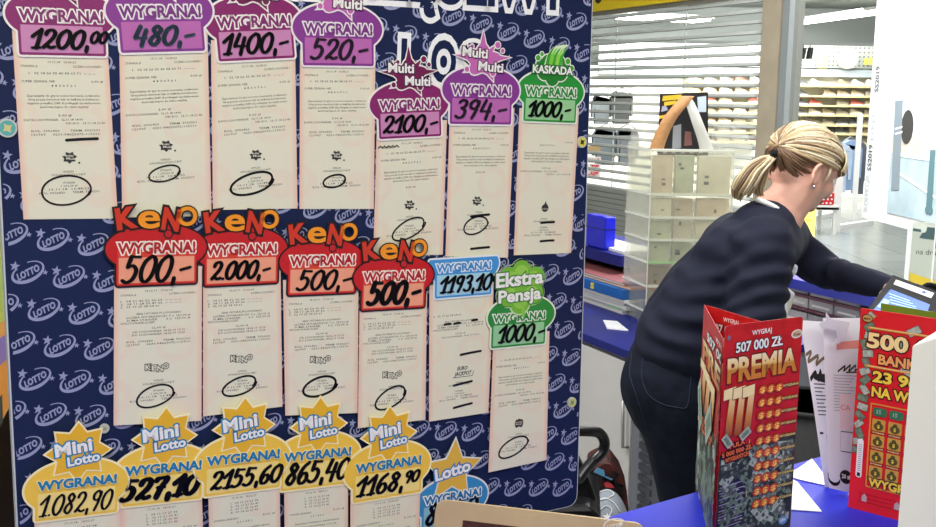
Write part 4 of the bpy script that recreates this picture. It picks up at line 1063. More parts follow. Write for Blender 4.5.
# on the desk
q = at_h(615, 311.5, DH); t = thing('green_marker', q, 'small bright green highlighter on the left desk', 'marker')
b = MB(); gm = mat('green_plastic', (20, 170, 70), .35); b.tube([q + SD * -.05 + V((0, 0, .010)), q + SD * .03 + V((0, 0, .010))], .009, gm, 10); b.build('barrel', t)
b = MB(); b.tube([q + SD * .031 + V((0, 0, .010)), q + SD * .06 + V((0, 0, .010))], [.010, .008], mat('green_dark_plastic', (14, 120, 50), .35), 10); b.build('cap', t)
t = thing('paper_sheet', at_h(612, 325, DH), 'white notepad paper on the corner of the left desk', 'paper')
b = MB(); b.prism([at_h(x, y, DH + .0006) for x, y in ((603, 321), (617, 322), (628, 331), (607, 329))], V((0, 0, .004)), PAPW); b.build('sheet', t)

# ------------------------------------------------------------------ clear ticket dispenser tower
CL = glass('clear_acrylic', (250, 252, 248), .98, .08, .05); CL2 = glass('milky_acrylic', (252, 252, 248), .98, .2, .15); CLE = mat('acrylic_edge', (226, 228, 222), .25)
ZD = 3.87
o_ = at(645, 325, ZD); o_.z = DH + .001
rr_ = at(727, 300, ZD); DX = (rr_ - o_); DX.z = 0; WD = DX.length; DX.normalize(); DN = V((DX.y, -DX.x, 0))
fd = Frame(o_, DX, V((0, 0, 1)), DN)
def vh(py, px=660): return fd.uv(cast(fd.O, fd.N, px, py))[1]
Htop = vh(150)
side = at(622, 318, ZD + .20); side.z = o_.z
SV = side - o_                                                   # side wall goes back and left
t = thing('ticket_dispenser', fd.p(WD / 2, 0, -.08), 'tall clear plastic dispenser tower with seven tiers of ticket pockets', 'dispenser')
b = MB(); b.prism([fd.p(0, 0), fd.p(0, 0) + SV, fd.p(0, 0) + SV + V((0, 0, Htop + .02)), fd.p(0, Htop)], DX * .003, CL2); b.build('side_panel', t)
b = MB(); b.prism([fd.p(WD, 0), fd.p(WD, 0) + SV, fd.p(WD, 0) + SV + V((0, 0, Htop + .02)), fd.p(WD, Htop)], DX * .003, CL2); b.build('side_panel', t)
b = MB(); b.prism([side, side + DX * WD, side + DX * WD + V((0, 0, Htop + .02)), side + V((0, 0, Htop + .02))], -DN * .003, CL2); b.build('back_panel', t)
tiers = [vh(y) for y in (318, 309, 287, 263, 240.5, 218, 195, 173)]
yy = [312, 287, 263, 240.5, 218, 195, 151]
for q, y in enumerate(yy):
    v = vh(y); gm = CLE if q != 2 else mat('acrylic_green_edge', (170, 214, 150), .25)
    b = MB(); b.prism([fd.p(0, v), fd.p(WD, v), fd.p(WD, v) + SV, fd.p(0, v) + SV], V((0, 0, .003)), CL); sh = b.build('shelf', t)
    b = MB(); b.prism([fd.p(0, v - .002, .001), fd.p(WD, v - .002, .001), fd.p(WD, v + .008, .001), fd.p(0, v + .008, .001)], DN * .003, gm if q else CLE); b.build('front_lip', sh)
    b = MB(); b.prism([fd.p(-.002, v - .001), fd.p(-.002, v - .001) + SV, fd.p(-.002, v + .006) + SV, fd.p(-.002, v + .006)], DX * -.003, CLE); b.build('side_lip', sh)
for x in (0, .29, .56, 1.0):
    b = MB(); b.prism([fd.p(WD * x - .0015, 0), fd.p(WD * x + .0015, 0), fd.p(WD * x + .0015, Htop), fd.p(WD * x - .0015, Htop)], DN * .004, CLE if x in (0, 1) else CL2); b.build('divider', t)
f = Flat(fd); f.slab([(0, 0), (WD, 0), (WD, Htop), (0, Htop)], .0045, .006, glass('front_acrylic', (252, 252, 246), .98, .2, .11)); f.build('front_sheet', t)
# taller back fins
b = MB(); fl_ = Flat(Frame(side, DX, V((0, 0, 1)), DN)); fr2 = fl_.fr
uva = [fr2.uv(cast(fr2.O, fr2.N, x, y)) for x, y in ((630, 320), (662, 320), (664, 106), (661, 88), (635, 86), (631, 110))]
fl_.slab(uva, .002, .005, CL2); fl_.build('tall_fin', t)
fl_ = Flat(Frame(side + DX * .005, DX, V((0, 0, 1)), DN)); fr2 = fl_.fr
uva = [fr2.uv(cast(fr2.O, fr2.N, x, y)) for x, y in ((706, 320), (748, 320), (748, 190), (752, 150), (747, 134), (735, 126), (712, 124))]
fl_.slab(uva, .008, .011, CL2); fl_.build('tall_fin', t)
# ticket packs in the pockets
rnd = random.Random(11); k = 0
cols = [(.02, .27), (.31, .54), (.58, .97)]
TP = [mat('ticket_cream', (214, 208, 190), .5, noise_amt=.12, nscale=30), mat('ticket_sage', (190, 196, 172), .5, noise_amt=.15, nscale=30), mat('ticket_tan', (208, 192, 170), .5, noise_amt=.15, nscale=30), mat('ticket_white', (226, 224, 216), .5, noise_amt=.08, nscale=30), mat('ticket_brown', (156, 142, 122), .5, noise_amt=.25, nscale=30)]
nm_r = ['bottom', 'second lowest', 'third lowest', 'middle', 'third highest', 'second highest', 'top']; nm_c = ['left', 'middle', 'right']
cn = ['cream', 'sage', 'tan', 'white', 'brown']
choose = [[4, 4, 4], [4, 2, 2], [1, 1, 0], [1, 0, 0], [0, 2, 2], [2, 1, 0], [3, 0, 3]]
for q in range(7):
    v0 = vh(yy[q]) + .0035; v1 = (vh(yy[q + 1]) if q < 6 else vh(151) + .001) - .006
    if q == 6: continue
    for z, (x0, x1) in enumerate(cols):
        ci = choose[q][z]; hgt = (v1 - v0) * rnd.uniform(.86, .97)
        if q == 5: hgt = (v1 - v0) * .93
        t = thing('ticket_pack', fd.p(WD * (x0 + x1) / 2, v0, -.03), '%s pack of tickets, %s pocket of the %s tier of the clear dispenser' % (cn[ci], nm_c[z], nm_r[q]), 'ticket pack', 'ticket packs in the clear dispenser')
        f = Flat(Frame(fd.p(0, 0, -.010 - .02 * (z == 1)), DX, V((0, 0, 1)), DN)); f.slab([(WD * x0, v0), (WD * x1, v0), (WD * x1, v0 + hgt), (WD * x0, v0 + hgt)], -.03, 0, TP[ci]); o = f.build('tickets', t)
        f2 = Flat(f.fr); W2 = WD * (x1 - x0)
        for y in range(rnd.randint(1, 2) + (q == 5)):
            uu = WD * x0 + W2 * rnd.uniform(.15, .6); vv = v0 + hgt * rnd.uniform(.12, .75); w2 = rnd.uniform(.008, .018) ; h2 = rnd.uniform(.004, .014)
            f2.poly([(uu, vv), (uu + w2, vv), (uu + w2, vv + h2), (uu, vv + h2)], .0006, [mat('mark_grey', (96, 92, 86), .5), mat('mark_dark', (60, 58, 54), .5)][y % 2])
        f2.build('ticket_marks', o)
# black and yellow poster card with hanging strips, on top of the tower
fp = Frame(side + DN * .03, DX, V((0, 0, 1)), DN)
def pu(*pp): return [fp.uv(cast(fp.O, fp.N, x, y)) for x, y in pp]
t = thing('poster_card', fp.p(pu((682, 158))[0][0], pu((682, 158))[0][1]), 'black and yellow poster card standing at the top of the clear dispenser', 'poster')
f = Flat(fp); f.slab(pu((657, 158), (708, 156), (708, 92), (660, 94)), 0, .002, mat('poster_black', (34, 32, 36), .3)); c = f.build('card', t)
f = Flat(fp); PY = mat('poster_yellow', (236, 196, 50), .4); PW = mat('poster_grey', (150, 154, 160), .4); PG = mat('poster_green', (60, 140, 90), .4); PR = mat('poster_rose', (130, 84, 80), .4)
f.poly(pu((662, 101), (682, 99), (681, 94.5), (663, 96)), .003, PY); f.poly(pu((664, 106), (676, 104), (676, 100.5), (664, 102)), .0031, PY); f.poly(pu((659, 119), (668, 117), (668, 114), (659, 116)), .003, PY)
f.poly(pu((672, 149), (681, 148), (681, 124), (673, 126)), .003, PW); f.poly(pu((692, 108), (696, 110), (695, 102), (690, 103)), .003, PG); f.poly(pu((698, 112), (706, 112), (706, 96), (697, 97)), .003, mat('poster_sky', (206, 222, 236), .4))
f.poly(pu((684, 146), (692, 145), (691, 132), (685, 131)), .003, PR); f.poly(pu((657, 157.5), (708, 155.5), (708, 150.5), (657, 152)), .0035, mat('poster_maroon', (62, 44, 42), .4))
for q in range(5): f.poly(pu((662 + q * 9, 153.5), (667 + q * 9, 153.2), (666 + q * 9, 151.5), (663 + q * 9, 151.8)), .004, PW)
f.poly(pu((661, 112), (668, 110), (666, 106), (662, 106)), .003, mat('poster_lilac', (170, 176, 200), .4))
f.build('poster_print', c)
def strip(pts, wpx, m, name, label, cat):
    Z = ZD + .10; P = [at(x, y, Z - .0 + dz) for x, y, dz in pts]; t = thing(name, P[-1], label, cat); b = MB()
    P = [V(p) for p in smooth_line([tuple(p) for p in P], 5)]; vs = []; fs = []
    for i, p in enumerate(P):
        w2 = (wpx[0] + (wpx[1] - wpx[0]) * i / (len(P) - 1)) / FPX * Z / 2
        for s_ in (-1, 1): vs.append(p + V((s_ * w2, s_ * w2 * .3, 0)))
    n = len(vs)
    for v in vs[:n]: vs.append(v + V((0, .0012, 0)))
    for i in range(len(P) - 1):
        k = 2 * i; fs += [(k, k + 2, k + 3, k + 1), (n + k, n + k + 1, n + k + 3, n + k + 2), (k, n + k, n + k + 2, k + 2), (k + 1, k + 3, n + k + 3, n + k + 1)]
    fs += [(0, 1, n + 1, n), (n - 2, 2 * n - 2, 2 * n - 1, n - 1)]
    b.mesh(vs, fs, m, True); b.build('paper_strip', t)
strip([(688, 96, 0), (678, 108, -.03), (669, 120, -.035), (661, 136, -.02), (656, 151, 0)], (14, 15), mat('strip_orange', (214, 158, 106), .55, noise_amt=.15, nscale=60), 'ticket_strip', 'curled orange ticket strip hanging over the top of the clear dispenser', 'ticket strip')
strip([(686, 96, .01), (692, 108, -.01), (698, 124, -.02), (704, 140, -.01), (707, 151, 0)], (9, 15), mat('strip_grey', (196, 196, 190), .55), 'ticket_strip', 'grey ticket strip hanging beside the orange one on the clear dispenser', 'ticket strip')

# ------------------------------------------------------------------ desk behind the woman, with shelves underneath
E0 = at_h(790, 277, DH); 
def ept(along, back, z): return V((E0.x, E0.y, 0)) + SD * along - SN * back + V((0, 0, z))
def oblong2(b, a0, a1, k0, k1, z0, z1, m):
    c = ept((a0 + a1) / 2, (k0 + k1) / 2, (z0 + z1) / 2); b.box(c, SD * ((a1 - a0) / 2), SN * ((k1 - k0) / 2), V((0, 0, (z1 - z0) / 2)), m)
t = thing('side_desk', ept(.5, .2, 0), 'desk with a blue top behind the woman, open shelves underneath', 'desk')
b = MB(); oblong2(b, -.5, .95, -.02, .22, DH - .045, DH, mat('desk_blue2', (28, 40, 150), .35)); b.build('desktop', t, bevel=.002)
b = MB(); oblong2(b, -.48, .93, .20, .215, .05, DH - .046, mat('desk_back', (120, 116, 120), .6)); b.build('back_panel', t)
MAR = mat('rail_maroon', (84, 36, 56), .45)
for q, z in enumerate((.52, .62, .71, .80 - .03)):
    b = MB(); oblong2(b, -.48, .93, 0, .20, z, z + .012, MAR); b.build('shelf', t)
b = MB(); oblong2(b, .52, .54, -.005, .20, .05, DH - .046, MAR); b.build('divider', t)
kk = 0
for z0, hgt, nme in ((.7825, .020, 'upper'), (.7225, .045, 'middle'), (.6325, .066, 'lower')):
    for q in range(7):
        a0 = -.2 + q * .16 ; 
        if .36 < a0 < .545: continue
        a = a0
        cl = [(150, 148, 156), (132, 130, 140), (168, 164, 168)][(q + kk) % 3]
        t2 = thing('carton', ept(a + .07, .1, z0), '%s carton on the %s rail under the side desk, number %s from the woman' % (['grey', 'dark grey', 'pale grey'][(q + kk) % 3], nme, ['one', 'two', 'three', 'four', 'five', 'six', 'seven', 'eight', 'nine'][q]), 'carton', 'cartons on the rails under the side desk')
        b = MB(); oblong2(b, a, a + .15, .015, .15, z0, z0 + hgt, mat('carton_%d' % cl[0], cl, .5)); o = b.build('carton_body', t2)
        b = MB(); oblong2(b, a + .02, a + .13, .0135, .015, z0 + hgt * .3, z0 + hgt * .5, mat('carton_line', (200, 196, 200), .5)); b.build('printed_band', o)
    kk += 1
t2 = thing('striped_bag', ept(.60, .08, .7225), 'red striped packet under the side desk, beside the maroon divider', 'packet')
b = MB(); oblong2(b, .56, .66, .0, .12, .7225, .765, mat('packet_red', (150, 50, 44), .5, rgb2=(190, 120, 80), nscale=40)); b.build('packet', t2, bevel=.004)

# ------------------------------------------------------------------ black chair, bag and patterned cushion, low between board and cabinet
ZC = 2.0
t = thing('armchair', V((at(575, 500, ZC).x, ZC, 0)), 'black plastic chair with a looped armrest, behind the board', 'chair')
RUB = mat('chair_black', (20, 20, 23), .32)
arm = smooth_line([tuple(at(x, y, z)) for x, y, z in ((560, 431, 1.98), (585, 431, 2.0), (599, 433, 2.02), (604.5, 442, 2.03), (602, 452, 2.03), (592, 462, 2.02), (585, 470, 2.0), (578, 480, 1.98))], 6)
b = MB(); b.tube([V(p) for p in arm], .0105, RUB, 12); b.build('armrest', t)
b = MB()
c0 = at(566, 455, 2.02); pts = [at(x, y, 2.02) for x, y in ((545, 455), (570, 447), (581, 462), (590, 480), (597, 500), (598, 530), (545, 530))]
b.prism(pts, V((0, .05, 0)), RUB); b.build('side_shell', t, bevel=.008)
pts = [at(x, y, 1.97) for x, y in ((545, 507), (590, 506), (601, 516), (601, 560), (545, 560))]
b = MB(); b.prism(pts, V((.02, .2, 0)), RUB); b.build('seat', t, bevel=.01)
b = MB(); sc = at(570, 540, 2.15); b.tube([V((sc.x, sc.y, sc.z)), V((sc.x, sc.y, .08))], .03, RUB, 12)
for q in range(5): a = q * 2 * math.pi / 5; b.tube([V((sc.x, sc.y, .09)), V((sc.x + .28 * math.cos(a), sc.y + .28 * math.sin(a), .04))], [.03, .015], RUB, 8)
b.build('pedestal', t)
t = thing('handbag', V((at(612, 500, 2.3).x, 2.3, .5)), 'dark bag with colourful pictures hanging open, low beside the white cabinet', 'bag')
pts = [at(x, y, 2.46) for x, y in ((588, 468), (600, 462), (612, 464), (621, 476), (627, 492), (629, 515), (628, 560), (592, 560))]
BGM = mat('bag_black', (22, 18, 20), .5, rgb2=(84, 30, 26), nscale=45); b = MB(); b.prism(pts, V((.01, .12, 0)), BGM); c = b.build('bag_body', t, bevel=.012)
fb = Frame(at(610, 480, 2.455), (1, 0, 0), (0, 0, 1), (0, -1, 0))
f = Flat(fb); 
def bu(*pp): return [fb.uv(cast(fb.O, fb.N, x, y)) for x, y in pp]
f.poly(bu((592, 474), (597, 467), (604, 470), (605, 476), (598, 478)), .001, mat('patch_sky', (96, 160, 200), .5)); f.poly(bu((604, 483), (611, 480), (616, 484), (614, 488), (605, 487)), .001, mat('patch_red', (206, 60, 70), .5)); f.poly(bu((600, 479), (606, 476), (613, 479), (610, 481)), .0008, mat('patch_sky', (96, 160, 200), .5)); f.stroke(bu((590, 472), (605, 479), (622, 486)), .008, .0015, RUB); f.stroke(bu((618, 474), (612, 482), (622, 496)), .006, .0015, RUB)
f.build('picture_patch', c)
t = thing('cushion', V((at(612, 515, 2.1).x, 2.1, .62)), 'grey cushion with white looping lines, under the dark bag', 'cushion')
b = MB(); cc = at(606, 545, 2.36); b.ball(cc, (.058, .08, .130), mat('cushion_grey', (124, 132, 142), .7), 24, 16); c = b.build('cushion_body', t)
b = MB(); LWm = mat('cushion_line', (206, 210, 214), .6)
def onb(px, py):
    r = ray(px, py); o = CAM - cc; s = V((.059, .081, .131)); d = V((r.x / s.x, r.y / s.y, r.z / s.z)); e = V((o.x / s.x, o.y / s.y, o.z / s.z))
    A = d.dot(d); B = 2 * d.dot(e); Cc = e.dot(e) - 1; D = B * B - 4 * A * Cc
    return CAM + r * ((-B - math.sqrt(D)) / (2 * A)) if D > 0 else None
for path in ([(600, 492), (608, 490), (614, 494), (608, 498), (600, 500)], [(594, 503), (604, 498), (614, 503), (620, 512)], [(598, 512), (606, 506), (612, 510), (608, 518)]):
    P = [onb(x, y) for x, y in smooth_line(path, 4)]; P = [p for p in P if p]
    if len(P) > 2: b.tube(P, .0012, LWm, 6)
b.build('line_pattern', c)

# ------------------------------------------------------------------ leaflets at the left edge, behind the board
ZL = 1.02
t = thing('leaflet_stand', at(-4, 430, 1.15), 'black leaflet stand at the left edge, behind the board', 'stand')
b = MB(); b.prism([at(x, y, 1.14) for x, y in ((-60, 180), (-8, 180), (-6, 392), (16, 402), (24, 578), (-60, 580))], V((0, .05, 0)), mat('stand_black', (14, 14, 18), .4)); b.build('stand_body', t)
def leaf(pts, Z, rgb, rgb2, label, art=None):
    P = [at(x, y, Z) for x, y in pts]; t = thing('leaflet', P[-1], label, 'leaflet'); b = MB(); m = mat('leaf_%d_%d' % rgb[:2], rgb, .4)
    b.prism(P, V((0, .0008, 0)), m); o = b.build('page', t)
    if rgb2:
        b = MB(); c = sum(P, V((0, 0, 0))) / len(P); b.face([c + (p - c) * .62 + V((.002, -.0006, 0)) for p in P][::-1], mat('leafin_%d_%d' % rgb2[:2], rgb2, .4)); b.build('printed_panel', o)
leaf([(-20, 180), (1.5, 215), (8, 345), (-30, 352), (-30, 585), (-45, 585), (-45, 180)], ZL + .09, (190, 214, 110), (236, 240, 224), 'pale green leaflet at the left edge')
leaf([(-22, 335), (9, 318), (12, 352), (-28, 420), (-30, 590), (-45, 590), (-45, 335)], ZL + .07, (244, 176, 90), None, 'orange leaflet at the left edge below the pale green one')
leaf([(-22, 350), (10.5, 332), (12, 372), (-28, 440), (-30, 598), (-45, 598), (-45, 350)], ZL + .05, (150, 130, 196), None, 'lilac leaflet at the left edge between two orange ones')
leaf([(-20, 384), (12.5, 354), (14, 398), (-24, 470), (-26, 606), (-45, 606), (-45, 384)], ZL + .03, (240, 160, 70), (80, 84, 70), 'lower orange leaflet with a dark panel at the left edge')

# bin-shaped prop added in place of an unidentified dark shape behind the counter
bb = at(812, 520, 2.25); t = thing('dark_stand_in', V((bb.x, 2.3, 0)), 'dark charcoal stand-in for an unidentified dark shape behind the counter, beside the white slips', 'bin')
b = MB(); BM_ = mat('stand_in_charcoal', (26, 26, 28), .8, noise_amt=.3, nscale=60); zt_ = at(812, 412, 2.25).z
b.tube([V((bb.x, 2.33, 0.001)), V((bb.x, 2.33, zt_)), V((bb.x, 2.33, zt_)), V((bb.x, 2.33, zt_ - .25))], [.085, .115, .108, .10], BM_, 24); b.build('bin_body', t)
b = MB(); b.tube([V((bb.x + .115 * math.cos(a_), 2.33 + .115 * math.sin(a_), zt_)) for a_ in [2 * math.pi * k / 24 for k in range(25)]], .006, BM_, 6); b.build('rim', t)
# ------------------------------------------------------------------ the place: floor, ceilings, walls
def struct(name, b, **k):
    o = b.build(name, **k); o['kind'] = 'structure'; return o
FL = bpy.data.materials.new('floor_tile'); FL.use_nodes = True; nt = FL.node_tree; bs = nt.nodes['Principled BSDF']
tc = nt.nodes.new('ShaderNodeTexCoord'); br = nt.nodes.new('ShaderNodeTexBrick'); br.offset = 0; br.inputs['Scale'].default_value = 1; br.inputs['Brick Width'].default_value = .6; br.inputs['Row Height'].default_value = .6; br.inputs['Mortar Size'].default_value = .006
br.inputs['Color1'].default_value = lin((158, 164, 162)) + (1,); br.inputs['Color2'].default_value = lin((150, 157, 155)) + (1,); br.inputs['Mortar'].default_value = lin((120, 125, 125)) + (1,)
nt.links.new(tc.outputs['Object'], br.inputs['Vector']); nt.links.new(br.outputs['Color'], bs.inputs['Base Color']); bs.inputs['Roughness'].default_value = .22
b = MB(); b.abox(-4, 12, -1.8, 20, -.1, 0, FL); struct('floor', b)
CEI = mat('ceiling_grey', (136, 140, 134), .7)
b = MB(); b.abox(-4, 12, -1.8, 20, 3.3, 3.4, CEI); struct('ceiling', b)
WALL = mat('wall_white', (214, 212, 206), .7)
b = MB(); b.abox(-4, 12, 19.9, 20, 0, 3.3, mat('store_wall', (112, 118, 114), .7)); struct('wall_back', b)
b = MB(); b.abox(-4.1, -4, -1.8, 20, 0, 3.3, WALL); struct('wall_left', b)
b = MB(); b.abox(12, 12.1, -1.8, 20, 0, 3.3, WALL); struct('wall_right', b)
b = MB(); b.abox(-4, 12, -1.9, -1.8, 0, 3.3, WALL); struct('wall_front', b)
# ------------------------------------------------------------------ roller shutter of the shop across the aisle
S0 = at(770, 150, 8.8); S0.z = 0
def spt(along, z, out=0.0): return S0 + SD * along + SN * out + V((0, 0, z))
def s_at(px, py):
    p = cast(S0, SN, px, py); return (p - S0).dot(SD), p.z
zt = min(s_at(600, 14.5)[1], s_at(680, 2)[1]) - .005; sl_, _ = s_at(545, 100); sr_, _ = s_at(768, 100)
GRL = mat('shutter_metal', (228, 232, 228), .4, metal=.3)
t = thing('roller_shutter', spt((sl_ + sr_) / 2, 0), 'half open metal grille shutter with horizontal bars across the shop front', 'shutter')
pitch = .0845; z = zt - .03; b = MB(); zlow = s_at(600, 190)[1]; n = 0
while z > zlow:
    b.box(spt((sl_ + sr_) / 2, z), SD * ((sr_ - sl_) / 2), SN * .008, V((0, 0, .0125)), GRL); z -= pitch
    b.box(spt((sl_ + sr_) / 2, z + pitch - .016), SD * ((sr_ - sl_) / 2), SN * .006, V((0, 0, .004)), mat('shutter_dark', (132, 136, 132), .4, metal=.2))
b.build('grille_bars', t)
b = MB()
a = sl_ + .3
while a < sr_:
    b.box(spt(a, (zt + zlow) / 2, -.004), SD * .006, SN * .003, V((0, 0, (zt - zlow) / 2)), GRL); a += 1.15
b.build('links', t)
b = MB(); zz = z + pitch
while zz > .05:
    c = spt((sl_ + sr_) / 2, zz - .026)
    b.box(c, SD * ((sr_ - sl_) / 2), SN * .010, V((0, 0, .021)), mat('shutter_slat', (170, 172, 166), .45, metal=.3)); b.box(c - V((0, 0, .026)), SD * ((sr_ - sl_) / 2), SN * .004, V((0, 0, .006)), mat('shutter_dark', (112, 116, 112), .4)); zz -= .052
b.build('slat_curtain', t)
b = MB(); b.box(spt((sl_ + sr_) / 2, zt + .33, .05), SD * ((sr_ - sl_) / 2 + .02), SN * .04, V((0, 0, .30)), mat('fascia_yellow', (246, 212, 30), .4))
t = thing('shop_fascia', spt((sl_ + sr_) / 2, zt, .05), 'yellow fascia band above the metal shutter', 'sign'); fo = b.build('fascia_panel', t)
f = Flat(Frame(spt(0, zt, .0905), SD, V((0, 0, 1)), SN)); u0 = s_at(600, 5)[0]
f.text('o', u0 + .12, .10, .002, DK, cap=.20, off=.03); f.build('lettering', fo)
b = MB(); b.box(spt((sl_ + sr_) / 2, zt + .01, .02), SD * ((sr_ - sl_) / 2), SN * .025, V((0, 0, .02)), mat('shutter_rail', (120, 118, 112), .5)); b.build('guide_rail', t)
# pillar and steel frame
a1_, a2_ = s_at(766, 80)[0], s_at(787, 80)[0]
STN = mat('pillar_stone', (158, 146, 126), .5, noise_amt=.12, nscale=6); STL = mat('steel_frame', (140, 146, 146), .35, metal=.35)
b = MB(); b.box(spt((a1_ + a2_) / 2, 1.65, .01), SD * ((a2_ - a1_) / 2), SN * .06, V((0, 0, 1.65)), STN); struct('trim_1', b)
a3_ = s_at(800, 80)[0]
b = MB(); b.box(spt((a2_ + a3_) / 2 - .01, 1.65, .05), SD * ((a3_ - a2_) / 2 - .035), SN * .05, V((0, 0, 1.65)), STL); b.box(spt(a3_ - .03, 1.65, .02), SD * .028, SN * .03, V((0, 0, 1.65)), mat('steel_dark', (128, 130, 124), .4, metal=.3)); struct('trim_2', b)
# ------------------------------------------------------------------ inside the shop
Zs = 18.8
def bx(px, Z): return at(px, 100, Z).x
def bz(py, Z): return at(830, py, Z).z
STC = mat('shop_wall_lit', (244, 242, 232), .6)
b = MB(); b.abox(1.2, 7.3, 19.2, 19.3, 0, bz(69, 19.2), STC); b.build('shoe_wall', None, 'tall pale display wall at the back of the shop behind the shutter', origin=(4, 19.25, 0), category='wall panel')
# perforated board
t = thing('perforated_board', (4.0, 19.1, bz(68, 19.1)), 'white perforated board with dark holes above the shoe display', 'wall panel')
b = MB(); z0, z1 = bz(68, 19.1), bz(45, 19.1); b.abox(2.2, 7.3, 19.10, 19.14, z0, z1, mat('board_white', (188, 192, 186), .6)); HM = mat('hole_dark', (120, 120, 118), .8)
x = 2.25
while x < 7.25:
    z = z0 + .03
    while z < z1: b.face([(x, 19.098, z), (x + .028, 19.098, z), (x + .028, 19.098, z + .028), (x, 19.098, z + .028)], HM); z += .075
    x += .075
b.build('board', t)
b = MB(); b.abox(2.2, 7.3, 18.95, 19.1, bz(77, 19), bz(69.5, 19), mat('band_grey', (176, 188, 192), .4, metal=.3)); t2 = b.build('display_canopy', None, 'pale steel band running above the shoe shelves', origin=(4, 19, bz(73, 19)), category='canopy')
# shoe shelves and shoes
def shoe_mesh(name, rgb, sole):
    b = MB(); m = mat('shoe_%d_%d_%d' % rgb, rgb, .5); ms = mat('sole_%d' % sole[0], sole, .5)
    prof = [(-.14, .03, .036, .075), (-.10, .03, .038, .10), (-.05, .03, .036, .095), (0, .03, .038, .065), (.05, .03, .043, .05), (.10, .03, .042, .038), (.14, .03, .022, .018)]
    vs = []; fs = []; N = 10
    for x, zb_, w2, hh in prof:
        for k in range(N):
            a = math.pi * k / (N - 1); vs.append((x, -w2 * math.cos(a), .022 + hh * math.sin(a)))
    for i in range(len(prof) - 1):
        for k in range(N - 1): fs.append((i * N + k, i * N + k + 1, (i + 1) * N + k + 1, (i + 1) * N + k))
    fs.append(tuple(range(N))[::-1]); fs.append(tuple(range((len(prof) - 1) * N, len(prof) * N)))
    b.mesh(vs, fs, m, True)
    o = [(-.15, -.03), (-.05, -.036), (.08, -.046), (.14, -.03), (.155, 0), (.14, .03), (.08, .046), (-.05, .036), (-.15, .03)]
    b.prism([(x, y, 0) for x, y in o], V((0, 0, .024)), ms)
    return b
KINDS = [((222, 216, 202), (206, 200, 188)), ((172, 158, 132), (220, 216, 206)), ((86, 88, 92), (200, 200, 196)), ((190, 96, 84), (226, 222, 212)), ((146, 140, 128), (180, 168, 136))]
protos = []
rnd = random.Random(4)
SHF = mat('shelf_olive', (196, 184, 134), .5)
words = ['top', 'second', 'third', 'fourth', 'fifth', 'sixth', 'seventh']
def shoe_rows(xs, ys, sect, darkfirst=False):
    for r, py in enumerate(ys):
        z = bz(py + 1.6, 18.9)
        xa, xb = bx(min(xs) - 4, 18.9), bx(max(xs) + 10, 18.9)
        sh = MB(); sh.abox(xa, xb, 18.78, 19.18, z - .03, z, SHF)
        o = sh.build('display_shelf', None, 'olive lit shelf, %s from above, %s' % (words[r], sect), origin=((xa + xb) / 2, 19, z), category='shelf', group='shoe shelves in the shop ' + sect)
        for c, px in enumerate(xs):
            if rnd.random() < .06: continue
            kd = 2 if (darkfirst and c == 0) else (rnd.choice([0, 0, 1, 1, 3, 4]) if r < 4 or not darkfirst else rnd.choice([2, 4, 1]))
            pos = V((bx(px + 4, 18.9), 18.95, z + .001))
            lb = '%s shoe on the %s shelf, %s' % (['cream', 'tan', 'dark grey', 'reddish', 'brownish grey'][kd], words[r], sect)
            ex = [p for p in protos if p['kd'] == kd]
            if not ex:
                s = shoe_mesh('shoe', *KINDS[kd]).build('shoe', None, origin=(0, 0, 0)); s['kd'] = kd; protos.append(s)
            else:
                s = ex[0].copy(); COL.objects.link(s)
            s.location = pos; s.scale = (.76, .8, .95) ; s.rotation_euler = (0, 0, rnd.uniform(-.15, .15))
            tag(s, lb, 'shoe', 'shoes on the %s shelf %s' % (words[r], sect))
shoe_rows([798, 812.5, 826, 840, 854, 868], [84, 94, 103.5, 113, 123, 131.5, 141], 'right of the stone pillar', True)
shoe_rows([690, 706, 722, 737, 752], [82, 92, 102, 112, 122, 131.5, 141], 'seen through the shutter')
for p in protos: del p['kd']
for o_ in list(COL.objects):
    if 'kd' in o_.keys(): del o_['kd']
# signs on the perforated board
def panel(name, px0, py0, px1, py1, Z, m, label, cat, th=.02, **k):
    p = at(px0, py1, Z); q = at(px1, py0, Z)
    b = MB(); b.abox(p.x, q.x, p.y, p.y + th, p.z, q.z, m); o = b.build(name, None, label, origin=((p.x + q.x) / 2, p.y, p.z), category=cat); return o, p, q
panel('yellow_sign', 817, 55, 828, 68, 18.9, mat('sign_pale_yellow', (240, 232, 130), .5), 'pale yellow square sign on the perforated board', 'sign')
t = thing('round_sign', at(848, 58, 18.8), 'round grey and white sign reading 50 on the perforated board', 'sign')
rc = at(848, 58.5, 18.8); fr_ = Frame(rc, (1, 0, 0), (0, 0, 1), (0, -1, 0)); f = Flat(fr_)
f.slab(ellipse(0, 0, .175, .175, 30), -.03, 0, mat('ring_grey', (176, 180, 164), .5)); c = f.build('ring', t)
f = Flat(fr_); f.poly(ellipse(0, 0, .128, .128, 30), .004, mat('disc_cream', (240, 240, 216), .5)); f.text('50', 0, -.06, .008, mat('ring_grey', (176, 180, 164), .5), cap=.12, off=.04); f.build('disc', c)
f = Flat(Frame(at(868, 65, 18.9), (1, 0, 0), (0, 0, 1), (0, -1, 0))); f.text('st', 0, 0, .002, mat('letter_gold', (214, 196, 90), .5), cap=.16, off=.05)
o = f.build('sign_letters', None, 'yellow letters st on the back wall beside the round sign', origin=at(868, 65, 18.9), category='sign')
